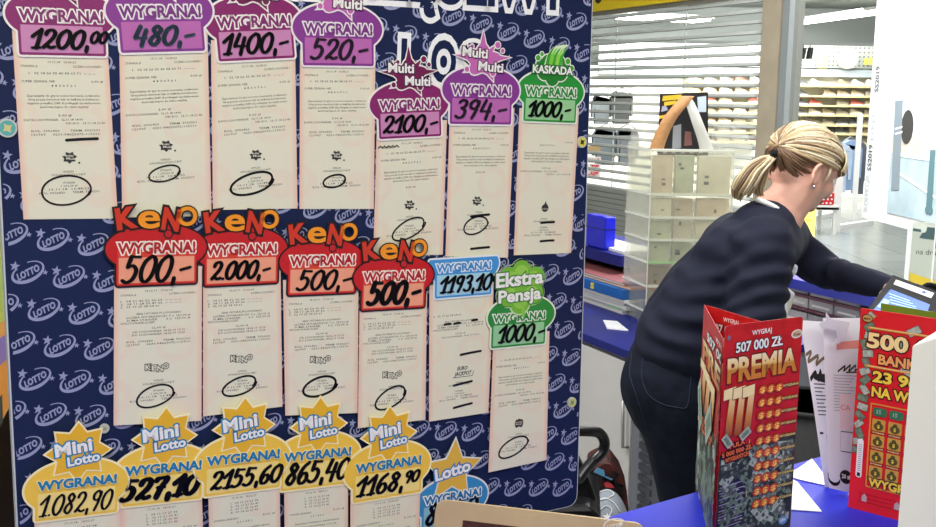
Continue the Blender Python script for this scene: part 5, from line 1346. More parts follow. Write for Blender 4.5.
for dx, lb in ((0, 'black screen hanging at the left of the perforated board, nearest the steel frame'), (7, 'black screen hanging left of the pale yellow sign')):
    t = thing('hanging_screen', at(803 + dx, 60, 16), lb, 'screen'); p = at(800 + dx, 59, 16); q = at(805.5 + dx, 48, 16)
    b = MB(); b.box((p + q) / 2, V(((q.x - p.x) / 2, .06, 0)), V((-.02, .03, 0)), V((.01, 0, (q.z - p.z) / 2)), mat('screen_black', (46, 50, 52), .3)); b.build('display', t)
    b = MB(); m_ = (p + q) / 2; b.tube([V((m_.x, m_.y, q.z)), V((m_.x, m_.y, bz(44, 16)))], .012, STL, 6); b.build('bracket', t)
b = MB(); p = at(797, 43.5, 16); q = at(880, 43.5, 16); b.abox(1.5, 7.2, 15.95, 16.05, p.z - .02, p.z + .02, mat('rail_grey', (120, 124, 122), .5)); b.build('ceiling_rail', None, 'thin grey rail under the shop ceiling', origin=(4, 16, p.z), category='rail')
# ceiling lamps of the shop
LMP = mat('lamp_white', (255, 255, 250), .4, emit=9)
def lamp(p, q, w, label):
    t = thing('ceiling_light', (p + q) / 2, label, 'lamp'); d = (q - p).normalized(); sd = V((-d.y, d.x, 0)).normalized()
    b = MB(); b.box((p + q) / 2, d * ((q - p).length / 2), sd * w, V((0, 0, .02)), LMP); b.build('diffuser', t)
    b = MB(); b.box((p + q) / 2 + V((0, 0, .045)), d * ((q - p).length / 2), sd * w * 1.1, V((0, 0, .024)), mat('lamp_housing', (200, 202, 200), .5)); b.build('housing', t)
zl = 3.0
lamp(at_h(797, 23, zl), at_h(905, 8.5, zl), .14, 'long bright ceiling light, nearest above the shop entrance')
lamp(at_h(808, 38, zl), at_h(905, 28, zl), .22, 'long bright ceiling light, further back above the shop entrance')
lamp(at_h(690, 34, zl), at_h(718, 29, zl), .10, 'thin ceiling light seen through the shutter, left one')
lamp(at_h(722, 30, zl), at_h(752, 26, zl), .10, 'thin ceiling light seen through the shutter, right one')
lamp(at_h(655, 20, zl), at_h(672, 18, zl), .75, 'square bright ceiling light seen through the top of the shutter')
# stock seen through the shutter, left part: jackets on stands, sale signs
def garment(px, py0, py1, wpx, Z, rgb, label, name='jacket'):
    top = at(px, py0, Z); bot = at(px, py1, Z); k = Z / FPX; W = wpx * k / 2; H = top.z - bot.z
    t = thing(name, V((top.x, top.y, bot.z)), label, name); b = MB(); m = mat('cloth_%d_%d_%d' % rgb, rgb, .8, noise_amt=.12, nscale=9)
    pts = [(-.25, 1), (.25, 1), (.75, .93), (1, .82), (1.0, .25), (.82, .25), (.72, .70), (.70, 0), (-.70, 0), (-.72, .70), (-.82, .25), (-1, .25), (-1, .82), (-.75, .93)]
    b.prism([V((top.x + x * W, top.y - .06, bot.z + y * H)) for x, y in pts], V((0, .16, 0)), m); o = b.build('body', t, bevel=.006)
    b = MB(); b.tube([V((top.x - .12, top.y + .02, top.z - .02)), V((top.x, top.y + .02, top.z + .05)), V((top.x + .12, top.y + .02, top.z - .02))], .008, STL, 6); b.build('hanger', t)
garment(602, 97, 124, 20, 14, (196, 206, 210), 'pale jacket seen through the shutter, nearest the board')
garment(622, 92, 124, 22, 13.6, (116, 118, 116), 'dark grey jacket seen through the shutter')
garment(606, 128, 165, 26, 13.5, (150, 160, 168), 'blue grey jacket low behind the shutter')
garment(628, 128, 165, 22, 13.2, (140, 146, 150), 'grey jacket low behind the shutter beside the dispenser')
for px, py, w_, h_, lb in ((594, 150, 13, 8, 'tan'), (594, 160, 14, 6, 'upper'), (594, 171, 14, 14, 'lower')):
    m_ = mat('sale_tan', (190, 160, 110), .5) if lb == 'tan' else mat('sale_white', (240, 236, 232), .5)
    o, p, q = panel('price_sign', px - w_ / 2, py - h_ / 2, px + w_ / 2, py + h_ / 2, 12.8, m_, {'tan': 'tan card sign low behind the shutter', 'upper': 'white sign with red lettering behind the shutter, upper one', 'lower': 'large white sign with red lettering behind the shutter'}[lb], 'sign')
    if lb != 'tan':
        f = Flat(Frame(V((p.x, p.y - .003, p.z)), (1, 0, 0), (0, 0, 1), (0, -1, 0))); RR = mat('sale_red', (220, 40, 60), .5); W = q.x - p.x; H = q.z - p.z
        for r in range(1 if lb == 'upper' else 2): f.text('SALE' if lb == 'upper' else ['-50%', '-70%'][r], W / 2, H * (.15 + .48 * r), 0, RR, width=W * .8, cap=H * (.6 if lb == 'upper' else .32), off=.05)
        f.build('lettering', o)
# clothes stand with blue shirts, polka cloth, tables
t = thing('clothes_rail', at(838, 190, 15), 'white clothes stand in the shop, right behind the woman\'s face', 'clothes rail')
RW = mat('rail_white', (240, 240, 238), .4)
b = MB(); 
for px, Z in ((841, 14.0),): p = at(px, 150, Z); b.abox(p.x - .045, p.x + .045, p.y - .03, p.y + .03, 0, p.z, RW)
b.build('post', t)
b = MB(); p = at(858, 150, 15.5); b.abox(p.x - .03, p.x + .03, p.y - .03, p.y + .03, 0, 1.5, RW); b.build('post', t)
b = MB(); p0_ = at(817, 169, 14.0); p1_ = at(843, 169, 14.0); b.abox(p0_.x, p1_.x, p0_.y - .02, p0_.y + .02, p0_.z - .03, p0_.z + .03, RW); b.build('crossbar', t)
b = MB(); q0_ = at_h(838, 227, .03); q1_ = at_h(872, 222, .03); b.box((q0_ + q1_) / 2, (q1_ - q0_) / 2, V((0, .07, 0)), V((0, 0, .03)), RW); b.build('foot', t)
b = MB(); q0_ = at_h(806, 219, .03); q1_ = at_h(838, 213, .03); b.box((q0_ + q1_) / 2, (q1_ - q0_) / 2, V((0, .07, 0)), V((0, 0, .03)), RW); b.build('foot', t)
garment(836, 142, 192, 32, 15.8, (190, 208, 232), 'pale blue shirt hanging behind the woman\'s forehead', 'shirt')
garment(851, 140, 190, 22, 16.4, (150, 176, 214), 'mid blue shirt hanging at the right of the pale blue one', 'shirt')
garment(861, 142, 194, 12, 16.8, (96, 104, 116), 'dark grey garment at the right end of the blue shirts', 'shirt')
p = at(797, 205, 13.6); q = at(836, 193, 13.6); t = thing('display_table', V(((p.x + q.x) / 2, p.y + .2, 0)), 'low white display table with a red dotted cloth on it', 'table')
b = MB(); b.abox(p.x - .1, q.x + .05, p.y, p.y + .7, p.z - .06, p.z, RW); b.build('tabletop', t)
for dx in (p.x - .08, q.x):
    for dy in (.03, .62): b = MB(); b.abox(dx, dx + .04, p.y + dy, p.y + dy + .04, 0, p.z - .061, RW); b.build('leg', t)
b = MB(); b.abox(p.x - .1, q.x + .05, p.y, p.y + .7, .32, .35, RW); b.build('lower_shelf', t)
t = thing('dotted_cloth', V(((p.x + q.x) / 2, p.y + .2, p.z)), 'red cloth with white dots folded on the display table', 'cloth')
b = MB(); b.abox(p.x, q.x, p.y + .03, p.y + .5, p.z + .002, q.z, mat('cloth_red', (206, 40, 48), .7)); o = b.build('folded_cloth', t, bevel=.02)
f = Flat(Frame(V((p.x, p.y + .028, p.z)), (1, 0, 0), (0, 0, 1), (0, -1, 0))); W = q.x - p.x; H = q.z - p.z
for i in range(9):
    for j in range(3): f.poly(ellipse(W * (i + .5 + .25 * (j % 2)) / 9.5, H * (j + .55) / 3.2, .013, .013, 8), .001, RW)
f.build('dots', o)
# yellow sign behind the woman's neck
Zy = 5.2; p = at(790, 262, Zy); q = at(817, 196, Zy)
t = thing('standing_sign', V(((p.x + q.x) / 2, Zy, 0)), 'yellow standing sign just behind the woman\'s neck', 'sign')
b = MB(); b.abox(p.x - .05, q.x, Zy, Zy + .03, p.z - .3, q.z, mat('sign_yellow', (246, 214, 96), .45)); o = b.build('panel', t)
b = MB(); b.abox(p.x, p.x + .08, Zy + .005, Zy + .025, 0, p.z - .3, STL); b.build('post', t)
f = Flat(Frame(V((p.x, Zy - .001, p.z)), (1, 0, 0), (0, 0, 1), (0, -1, 0))); u = at(807, 221, Zy); f.text('Godziny', u.x - p.x, u.z - p.z, .001, DK, cap=.013, width=.045); u = at(806, 235, Zy); f.text('otwarcia', u.x - p.x, u.z - p.z, .001, DK, cap=.013, width=.05)
f.build('lettering', o)
# ------------------------------------------------------------------ big white window poster at the right
A = at_h(862, 217, .98); Bq = at_h(936, 237, .98); X = (Bq - A).normalized(); N = V((X.y, -X.x, 0)); N = N if N.y < 0 else -N
fp = Frame(A, X, V((0, 0, 1)), N); Wp = 2.0
PWM = mat('poster_white', (246, 246, 246), .5)
t = thing('window_poster', fp.p(Wp / 2, 0), 'large white framed poster at the right with a pale seaside picture and upright lettering', 'poster')
f = Flat(fp); f.slab([(0, 0), (Wp, 0), (Wp, 2.25), (0, 2.25)], -.03, 0, PWM); c = f.build('poster_panel', t)
def pp(px, py): return fp.uv(cast(fp.O, fp.N, px, py))
f = Flat(fp)
i0 = pp(887, 214)[0]; vb = pp(890, 213)[1]; R_ = Wp - .1
def vv(py, px=910): return pp(px, py)[1]
hz = vv(135); f.poly([(i0, vv(155)), (R_, vv(155)), (R_, hz), (i0, hz)], .003, mat('pic_sand', (226, 212, 196), .6, noise_amt=.2, nscale=5))
f.poly([(i0, hz), (R_, hz), (R_, vv(75)), (i0, vv(75))], .003, mat('pic_sky', (240, 240, 246), .6)); f.poly([(i0, vv(75)), (R_, vv(75)), (R_, 2.2), (i0, 2.2)], .003, mat('pic_sky2', (244, 244, 246), .6))
f.poly([(i0, vb), (R_, vb), (R_, vv(155)), (i0, vv(155))], .003, mat('pic_floor', (190, 208, 214), .6, rgb2=(170, 190, 198), nscale=6))
def q4(pts, hh, m): f.poly([pp(*p) for p in pts], hh, m)
q4([(896, 152), (936, 158), (936, 162), (896, 156)], .0045, PWM); q4([(897, 170), (936, 196), (936, 199), (897, 173)], .0045, PWM)
q4([(896, 101), (904, 100), (900, 190), (892, 190)], .005, mat('pic_slate', (136, 148, 156), .6)); q4([(896, 128), (904, 126), (903, 128), (896, 130)], .006, PWM); q4([(896, 133), (904, 131), (903, 133), (896, 135)], .006, PWM)
dc = pp(908, 127); f.poly([(dc[0] + .075 * math.cos(a_), dc[1] + .092 * math.sin(a_)) for a_ in [2 * math.pi * k / 24 for k in range(24)]], .0048, mat('pic_disc', (66, 64, 60), .6)) 
dc = pp(903, 128)
q4([(931, 150), (936.5, 150), (933, 208), (927, 206)], .005, mat('pic_teal', (92, 126, 132), .6)); dc = pp(930, 210); f.poly(ellipse(dc[0], dc[1], .045, .022, 16), .006, mat('pic_teal', (92, 126, 132), .6))
q4([(926, 62), (933, 90), (929, 90), (925, 72)], .005, mat('pic_skin', (240, 222, 214), .6))
f.build('picture', c)
f = Flat(fp); GT = mat('letter_grey', (70, 74, 78), .5); GL_ = mat('letter_pale', (196, 200, 206), .5)
for py0, py1, s_, m_ in ((92, 66, 'SS2019', GT), (171, 145, 'SS2019', GT), (140, 97, 'KOLEKCJA', GL_), (211, 175, 'KOLEKCJA', GL_)):
    u, v = pp(886.5 - py0 * .092, py0); u1, v1 = pp(886.5 - py1 * .092, py1)
    f.text(s_, u + .01, v, .003, m_, cap=.055, width=v1 - v, ang=math.pi / 2, align='L', off=.015)
f.build('lettering', c)
# clear notice panel under it
A = at(905, 296, 3.5); t = thing('notice_panel', V((A.x + .2, A.y, 0)), 'clear notice panel with dark symbols and a yellow band, below the white poster', 'notice')
f2 = Frame(A, (1, -.1, 0), (0, 0, 1), (-.1, -1, 0))
def p2(px, py): return f2.uv(cast(f2.O, f2.N, px, py))
f = Flat(f2); u0, v0 = 0, 0; f.slab([(0, -.5), (.5, -.5), (.5, p2(905, 222)[1]), (0, p2(905, 222)[1])], -.006, 0, glass('notice_plastic', (232, 236, 228), .9, .1, .45)); c = f.build('panel', t)
f = Flat(f2)
def q5(pts, m, hh=.001): f.poly([p2(*p) for p in pts], hh, m)
YB = mat('notice_yellow', (236, 208, 70), .5); q5([(905, 271), (945, 284), (945, 302), (905, 296)], YB)
TL_ = mat('notice_teal', (78, 104, 108), .5); q5([(913, 228), (921, 229.5), (921, 232), (913, 231)], TL_); q5([(927, 227), (940, 228), (940, 249), (934, 248), (934, 240), (919, 238), (922, 233), (926, 232)], TL_)
u, v = p2(916, 254); f.text('na drugi', u, v, .001, DK, cap=.017, align='L', ang=-.04)
f.build('notice_print', c)
b = MB(); b.tube([V((f2.O.x, f2.O.y, .0)), f2.p(.0, p2(905, 222)[1])], .008, mat('panel_edge', (200, 206, 204), .3), 8); b.tube([f2.p(.08, -A.z), f2.p(.08, p2(905, 222)[1])], .003, mat('panel_edge', (200, 206, 204), .3), 6); b.build('upright', t)
# dark bundle beside the terminal
t = thing('cable_bundle', at(925, 290, 2.3), 'black coiled cable behind the terminal at the right edge', 'cable')
b = MB()
for k in range(3): b.tube([V(p) for p in smooth_line([tuple(at(x, y + k * 2, 2.25 + k * .02)) for x, y in ((908, 289), (914, 286), (922, 288), (930, 285), (945, 292))], 4)], .006, BLK, 8)
b.build('cable_loops', t)
b = MB(); b.ball(at(936, 291, 2.3), (.035, .03, .016), BLK, 14, 8); b.build('plug', t)
# ------------------------------------------------------------------ the woman behind the counter
def organic(name, blobs, m, voxel, parent=None, smooth=6, disp=None, origin=None):
    """one continuous skin grown over overlapping tapered limbs and ellipsoids"""
    b = MB()
    for bl in blobs:
        if bl[0] == 'c':
            _, p0, r0, p1, r1 = bl; p0, p1 = V(p0), V(p1); n = max(2, int((p1 - p0).length / (min(r0, r1) * .22)) + 1)
            for k in range(n + 1):
                a = k / n; b.ball(p0.lerp(p1, a), r0 + (r1 - r0) * a, m, 14, 10)
        else:
            _, c, r, R = bl; b.ball(c, r, m, 20, 14, R)
    o = b.build(name, parent, origin=origin)
    rm = o.modifiers.new('r', 'REMESH'); rm.mode = 'VOXEL'; rm.voxel_size = voxel; rm.use_smooth_shade = True
    sm = o.modifiers.new('s', 'SMOOTH'); sm.factor = .6; sm.iterations = smooth
    dg = bpy.context.evaluated_depsgraph_get(); me = bpy.data.meshes.new_from_object(o.evaluated_get(dg)); o.modifiers.clear(); old = o.data; o.data = me; bpy.data.meshes.remove(old)
    if disp:
        base = wloc(o); nr = [v.normal.copy() for v in me.vertices]
        for v, n_ in zip(me.vertices, nr): v.co += n_ * disp(v.co + base)
    me.polygons.foreach_set('use_smooth', [True] * len(me.polygons))
    if not me.materials: me.materials.append(m)
    me.update(); return o

SKIN = bpy.data.materials.new('skin'); SKIN.use_nodes = True; b_ = SKIN.node_tree.nodes['Principled BSDF']
b_.inputs['Base Color'].default_value = lin((228, 176, 156)) + (1,); b_.inputs['Roughness'].default_value = .5; b_.inputs['Subsurface Weight'].default_value = .15; b_.inputs['Subsurface Radius'].default_value = (.02, .008, .004); b_.inputs['Subsurface Scale'].default_value = .5
CARD = mat('cardigan_navy', (25, 28, 46), .85, spec=.25, bump=.25, bscale=900)
JEAN = mat('jeans_navy', (20, 26, 44), .8, spec=.2, rgb2=(14, 18, 32), nscale=30, bump=.2, bscale=500)
hip = at(678, 388, 2.68)
ZB = 2.68
pel = at(677, 378, ZB); wst = at(680, 345, ZB); mid = at(708, 303, ZB); che = at(742, 262, ZB - .01); nb = at(772, 222, ZB); 
LAT = V((.22, 1.0, 0)).normalized()                     # across her body, away from the camera
def off(p, k): return p + LAT * k
shN = at(763, 247, 2.50); elN = at(750, 340, 2.42); wrN = at(738, 415, 2.28)
shF = at(785, 238, 2.86); elF = at(822, 270, 2.84); wrF = at(893, 288, 2.62); hdF = at(908, 298, 2.55)
nkA = at(778, 214, ZB); nkB = at(802, 184, ZB + .0)
kN = at(704, 560, 2.60); kF = at(722, 560, 2.82); anN = V((at(700, 560, 2.66).x, 2.66, .09)); anF = V((at(722, 560, 2.86).x, 2.86, .09))
hN = at(682, 400, 2.59); hF = at(684, 400, 2.80)
# head frame
yaw, pit = math.radians(26), math.radians(-26)
F_ = V((math.cos(yaw) * math.cos(pit), math.sin(yaw) * math.cos(pit), math.sin(pit))); R0 = V((math.sin(yaw), -math.cos(yaw), 0)); U_ = R0.cross(F_).normalized()
if U_.z < 0: U_ = -U_
HR = Matrix((F_, R0, U_)).transposed()                  # local x forward, y her right, z up
hc = at(804, 164, ZB + .02)
def hp_(x, y, z): return hc + HR @ V((x, y, z * .84))
def hand(wr, fdir, pdir, size=1.0, curl=.35):
    """palm, four unequal bent fingers and a thumb leaving the side of the palm"""
    f = V(fdir).normalized(); n = V(pdir); n = (n - f * n.dot(f)).normalized(); s = f.cross(n); out = []
    s_ = size; pc = V(wr) + f * .045 * s_
    for k in range(4):
        o = (k - 1.5) * .019 * s_; out.append(('c', V(wr) + f * .01 + s * o * .6, .0135 * s_, V(wr) + f * (.082 - abs(k - 1.2) * .004) * s_ + s * o, .0115 * s_))
        L = [.068, .078, .072, .056][k] * s_; p = V(wr) + f * (.085 - abs(k - 1.2) * .004) * s_ + s * o * 1.05; a = .2
        for j, fr_ in enumerate((.45, .32, .23)):
            a += curl * (.6 + .4 * j); d = f * math.cos(a) + n * math.sin(a) + s * (k - 1.5) * .05; q = p + d * L * fr_
            out.append(('c', p, (.0088 - j * .0008) * s_, q, (.0082 - j * .0009) * s_)); p = q
    p = V(wr) + f * .025 * s_ - s * .026 * s_; d = (f * .7 - s * .75 + n * .2).normalized(); q = p + d * .036 * s_; out.append(('c', V(wr) + f * .015 - s * .012, .015 * s_, q, .0105 * s_))
    d2 = (f * .95 - s * .35 + n * .3).normalized(); out.append(('c', q, .0098 * s_, q + d2 * .028 * s_, .0078 * s_))
    return out
body = [('c', off(pel, -.07), .105, off(pel, .07), .105), ('c', off(wst, -.06), .10, off(wst, .06), .10), ('c', off(mid, -.07), .10, off(mid, .07), .10), ('c', off(che, -.07), .10, off(che, .07), .10),
        ('c', off(pel, -.04), .10, off(mid, -.04), .095), ('c', off(pel, .04), .10, off(mid, .04), .095), ('c', off(mid, .0), .10, off(che, 0), .105), ('c', shN, .052, shF, .052), ('c', off(che, 0), .09, nkA, .065),
        ('c', nkA, .060, nkB, .053), ('c', shN, .052, elN, .042), ('c', elN, .040, wrN, .026), ('c', shF, .050, elF, .038), ('c', elF, .036, wrF, .025),
        ('c', hN, .095, kN, .056), ('c', hF, .095, kF, .056), ('c', kN, .054, anN, .036), ('c', kF, .054, anF, .036), ('c', anN + V((-.03, 0, -.045)), .035, anN + V((.16, 0, -.060)), .024), ('c', anF + V((-.03, 0, -.045)), .035, anF + V((.16, 0, -.060)), .024)]
body += hand(wrN, (wrN - elN) + V((.06, 0, 0)), (.6, -.2, -.5)) + hand(wrF, (hdF - wrF), (-.1, -.2, -1), 1.0, .25)
# skull and face
body += [('e', hp_(0, 0, .012), (.090, .070, .080), HR), ('e', hp_(.028, 0, -.040), (.062, .056, .070), HR), ('e', hp_(.040, 0, -.088), (.042, .040, .030), HR), ('e', hp_(.068, 0, -.100), (.018, .020, .015), HR),
         ('e', hp_(.058, .030, -.040), (.030, .024, .026), HR), ('e', hp_(.058, -.030, -.040), (.030, .024, .026), HR), ('c', hp_(.085, 0, -.008), .009, hp_(.104, 0, -.045), .011), ('e', hp_(.095, .010, -.046), (.009, .008, .007), HR), ('e', hp_(.095, -.010, -.046), (.009, .008, .007), HR),
         ('e', hp_(.078, 0, -.070), (.014, .022, .006), HR), ('e', hp_(.077, 0, -.080), (.013, .019, .006), HR), ('c', hp_(.078, .032, .006), .010, hp_(.082, -.032, .006), .010), ('c', hp_(-.02, 0, -.04), .055, nkB, .054)]
# ears: rim, lobe
for sy in (1, -1):
    ring = [hp_(-.016 + .019 * math.cos(a_) * .75, sy * (.069 + .010 * (math.cos(a_) < 0)), -.034 + .029 * math.sin(a_)) for a_ in [2 * math.pi * k / 14 for k in range(15)]]
    for k in range(14):
        if 3 * math.pi / 2 - .5 < 0: pass
        body.append(('c', ring[k], .0052, ring[k + 1], .0052))
    body.append(('e', hp_(-.015, sy * .066, -.034), (.012, .008, .022), HR)); body.append(('e', hp_(-.009, sy * .068, -.062), (.008, .006, .009), HR))
person = organic('person', body, SKIN, .0045, None, 3, origin=V((hip.x, 2.7, 0)))
tag(person, 'woman with blond ponytail, navy cardigan and jeans, leaning right behind the counter', 'person')
# eyes, brows, lips as small parts
b = MB(); EW = mat('eye_white', (236, 232, 228), .3); EI = mat('eye_iris', (80, 110, 120), .2)
for sy in (1, -1):
    b.ball(hp_(.0735, sy * .031, -.012), .0125, EW, 14, 10); b.ball(hp_(.0820, sy * .031, -.013), .0058, EI, 10, 8)
b.build('eyes', person)
b = MB()
for sy in (1, -1): b.tube([hp_(.090, sy * .016, .008), hp_(.090, sy * .032, .013), hp_(.076, sy * .050, .008)], [.003, .0034, .002], mat('brow_brown', (120, 92, 64), .7), 6)
b.build('eyebrows', person)
b = MB(); LP = mat('lip_rose', (190, 96, 92), .4)
b.tube([hp_(.084, .021, -.0745), hp_(.0935, .008, -.0715), hp_(.0935, -.008, -.0715), hp_(.084, -.021, -.0745)], [.002, .0042, .0042, .002], LP, 8); b.tube([hp_(.084, .019, -.076), hp_(.092, 0, -.0795), hp_(.084, -.019, -.076)], [.002, .0046, .002], LP, 8)
b.build('lips', person)
b = MB(); b.ball(hp_(-.008, .0745, -.070), .004, mat('silver_stud', (220, 220, 224), .15, metal=1), 10, 8); b.build('earring', person)
# jeans
def jd(p): return .0016 * noise.noise(p * 14) + .002 * math.sin(p.z * 60 + 3 * noise.noise(p * 6)) * max(0, min(1, (1.0 - p.z) * 2)) * .5
jeans = [('c', off(pel, -.065) - V((.008, 0, 0)), .132, off(pel, .065) - V((.008, 0, 0)), .132), ('c', off(at(684, 352, ZB), -.06), .118, off(at(684, 352, ZB), .06), .118), ('c', off(at(672, 392, ZB), -.07), .112, off(at(672, 392, ZB), .07), .112), ('c', hN, .115, kN, .074), ('c', hF, .115, kF, .074), ('c', kN, .073, anN + V((0, 0, .03)), .056), ('c', kF, .073, anF + V((0, 0, .03)), .056)]
jo = organic('jeans', jeans, JEAN, .009, person, 6, jd)
# back pocket seam
b = MB(); SEAM = mat('seam_blue', (34, 42, 66), .8)
jt = None
def hit(o, px, py):
    dg = bpy.context.evaluated_depsgraph_get(); base = wloc(o); r = ray(px, py).normalized()
    ok, loc, nrm, idx = o.ray_cast(CAM - base, r)
    return (loc + base - r * .0015) if ok else None
bpy.context.view_layer.update()
for path in ([(643, 357), (668, 364), (692, 366)], [(643, 357), (642, 378), (648, 394), (662, 404), (680, 408)], [(632, 352), (630, 375), (638, 400), (648, 430)], [(692, 366), (688, 404), (680, 408)]):
    P = [hit(jo, *q) for q in smooth_line(path, 8)]; P = [p for p in P if p]
    if len(P) > 2: b.tube(P, .0011, SEAM, 5)
b.build('pocket_seam', jo)
# blouse: pale, showing at the open front and collar
BLO = mat('blouse_pale', (222, 222, 240), .6, rgb2=(206, 206, 190), nscale=18)
fr1 = at(766, 276, ZB - .02); fr2_ = at(762, 306, ZB - .02)
bl = [('c', off(fr1, -.05), .052, off(fr1, .05), .052), ('c', off(fr2_, -.05), .062, off(fr2_, .05), .062), ('c', fr1, .052, fr2_, .062), ('c', off(mid, 0), .105, off(fr2_, 0), .065), ('c', off(che, 0), .105, off(fr1, 0), .05), ('c', at(766, 236, ZB), .065, off(che, 0), .10)]
organic('blouse', bl, BLO, .010, person, 5)
# cardigan
def cdp(p):
    d = .004 * noise.noise(p * 9) + .002 * noise.noise(p * 22)
    for cpt, dr, fq, am, rad in FOLDS:
        w_ = max(0, 1 - (p - cpt).length / rad); d += am * w_ * math.sin((p - cpt).dot(dr) * fq + 2.5 * noise.noise(p * 7))
    return d
sd_ = (elN - shN).normalized()
FOLDS = [(elN.lerp(shN, .45), (sd_ + V((.35, 0, 0))).normalized(), 135, .0085, .19), (at(690, 285, 2.5), V((.55, 0, .85)), 85, .0080, .22), (at(672, 320, 2.5), V((.25, 0, 1)), 110, .0075, .18), (elF, (wrF - elF).normalized(), 120, .006, .14), (at(735, 250, 2.5), V((-.3, 0, 1)), 70, .006, .17)]
# the hem at the waist
cg = [('c', off(at(688, 338, ZB), -.07), .132, off(at(688, 338, ZB), .07), .132), ('c', off(mid, -.075), .122, off(mid, .075), .122), ('c', off(che, -.08), .118, off(che, .08), .118), ('c', off(at(688, 338, ZB), -.05), .132, off(mid, -.05), .122), ('c', off(at(688, 338, ZB), .05), .132, off(mid, .05), .122),
      ('c', off(mid, -.06), .122, off(che, -.06), .116), ('c', off(mid, .06), .122, off(che, .06), .116), ('c', shN, .075, shF, .070), ('c', off(che, -.04), .11, at(762, 236, ZB - .06), .088), ('c', off(che, .04), .11, at(768, 234, ZB + .07), .082),
      ('c', shN + V((.0, 0, .0)), .076, elN, .066), ('c', elN, .064, wrN.lerp(elN, .15), .042), ('c', shF, .062, elF, .047), ('c', elF, .045, wrF.lerp(elF, .04), .033)]
co = organic('cardigan', cg, CARD, .008, person, 8, cdp)
# collar edge of the blouse along the neck
b = MB(); P = [at(x, y, z) for x, y, z in ((757, 200, 2.60), (764, 202, 2.585), (774, 207, 2.58), (784, 215, 2.59), (792, 226, 2.62), (797, 240, 2.66))]
b.tube([V(p) for p in smooth_line([tuple(p) for p in P], 4)], .0065, mat('collar_white', (236, 234, 232), .6), 8); b.build('collar', person)
b = MB(); 
for pts in ([(788, 262), (799, 266), (797, 274), (787, 283)], [(785, 286), (796, 294), (791, 310), (777, 322), (772, 318)]):
    P = [at(x, y, 2.60) for x, y in pts]; b.prism(P, V((.004, .05, 0)), BLO)
b.build('blouse_front', person, bevel=.006)
# shoes
b = MB()
for an in (anN, anF): b.ball(an + V((.06, 0, -.055)), (.135, .048, .038), mat('shoe_leather', (30, 28, 30), .4), 16, 10)
b.build('shoes', person)
# ------------------------------------------------------------------ hair
HA_ = [mat('hair_honey', (180, 156, 118), .42, spec=.5), mat('hair_pale', (222, 208, 176), .4, spec=.5), mat('hair_dark', (116, 88, 64), .5), mat('hair_ash', (166, 144, 108), .45)]
rnd = random.Random(21)
SR = V((.098, .077, .096)); HC0 = hp_(0, 0, .014)
tie_px = at(772, 158, ZB - .03)
tl = HR.transposed() @ (tie_px - HC0)
tdir = V((tl.x / SR.x, tl.y / SR.y, tl.z / SR.z)).normalized(); tdir = V((-.93, .12, -.12)).normalized()
def sphpt(d, lift): return hp_(d.x * SR.x * lift, d.y * SR.y * lift, .014 + d.z * SR.z * lift)
TIE = sphpt(tdir, 1.10)
hb_ = MB()
# scalp shell
vs = []; fs = []; NU, NV = 40, 24; keep = {}
for j in range(NV + 1):
    th = math.pi * j / NV
    for i in range(NU):
        ph = 2 * math.pi * i / NU; d = V((math.cos(ph) * math.sin(th), math.sin(ph) * math.sin(th), math.cos(th)))
        vs.append(sphpt(d, 1.0)); keep[j * NU + i] = not (d.z < -.30 and d.x > -.62) and not (d.x > .52 and d.z < .22 + .0 * abs(d.y)) and not (d.z < -.05 and d.x > -.02) and d.z > -.93
for j in range(NV):
    for i in range(NU):
        q = (j * NU + i, (j + 1) * NU + i, (j + 1) * NU + (i + 1) % NU, j * NU + (i + 1) % NU)
        if all(keep[k] for k in q): fs.append(q)
hb_.mesh(vs, fs, HA_[3], True)
def strand(d0, mi, lift0=1.02, wig=.02):
    P = []; n = 12; ang = d0.angle(tdir); 
    if ang < .15: return
    ax = d0.cross(tdir).normalized(); ph = rnd.uniform(0, 6)
    for k in range(n + 1):
        a = k / n; d = (Matrix.Rotation(ang * a, 3, ax) @ d0); l = lift0 + .045 * math.sin(math.pi * min(1, a * 1.1)) + .05 * a ** 3 + wig * .3 * math.sin(a * 7 + ph)
        P.append(sphpt(d, l))
    r = rnd.uniform(.0016, .0034); hb_.tube(P, [r * (.5 + .8 * math.sin(math.pi * (k / n) ** .7)) if k < n else r * .6 for k in range(n + 1)], HA_[mi], 5, True, False)
for k in range(620):                                     # combed back from the hairline and crown
    u = rnd.random()
    ph = rnd.uniform(-2.9, 2.9)
    el = rnd.uniform(.1, 1.45) if abs(ph) < 1.0 else rnd.uniform(-.28 if abs(ph) > 1.5 else -.02, 1.45)
    if abs(ph) < .95: el = rnd.uniform(.28, 1.45)
    if abs(ph) > 1.75: el = rnd.uniform(-1.0, 1.25)
    d = V((math.cos(ph) * math.cos(el), math.sin(ph) * math.cos(el), math.sin(el)))
    dark = el < -.2 or (rnd.random() < .16)
    strand(d, 2 if dark else rnd.choice([0, 0, 1, 1, 3]), rnd.uniform(1.0, 1.05))
# fringe falling over the forehead
for k in range(150):
    s_ = rnd.uniform(-.9, 1.0); a0 = rnd.uniform(.65, 1.0); P = []
    for j in range(9):
        a = j / 8; el = a0 * (1 - a) + (.06 - .10 * s_ * s_) * a; ph = s_ * (.75 + .25 * a) + (.12 * a)
        d = V((math.cos(ph) * math.cos(el), math.sin(ph) * math.cos(el), math.sin(el))); P.append(sphpt(d, 1.05 + .085 * math.sin(math.pi * a * .62)))
    hb_.tube(P, [.0022] * 5 + [.002, .0016, .0012, .0006], HA_[rnd.choice([0, 1, 1, 1])], 5, True, False)
# a few loose wisps in front of the ear
for k in range(3):
    P = [hp_(.012 + k * .003, .078, .0), hp_(.014 + k * .002, .079, -.02), hp_(.012 + k * .002, .074, -.045 - .004 * k)]; hb_.tube(P, [.0014, .0011, .0005], HA_[1], 5)
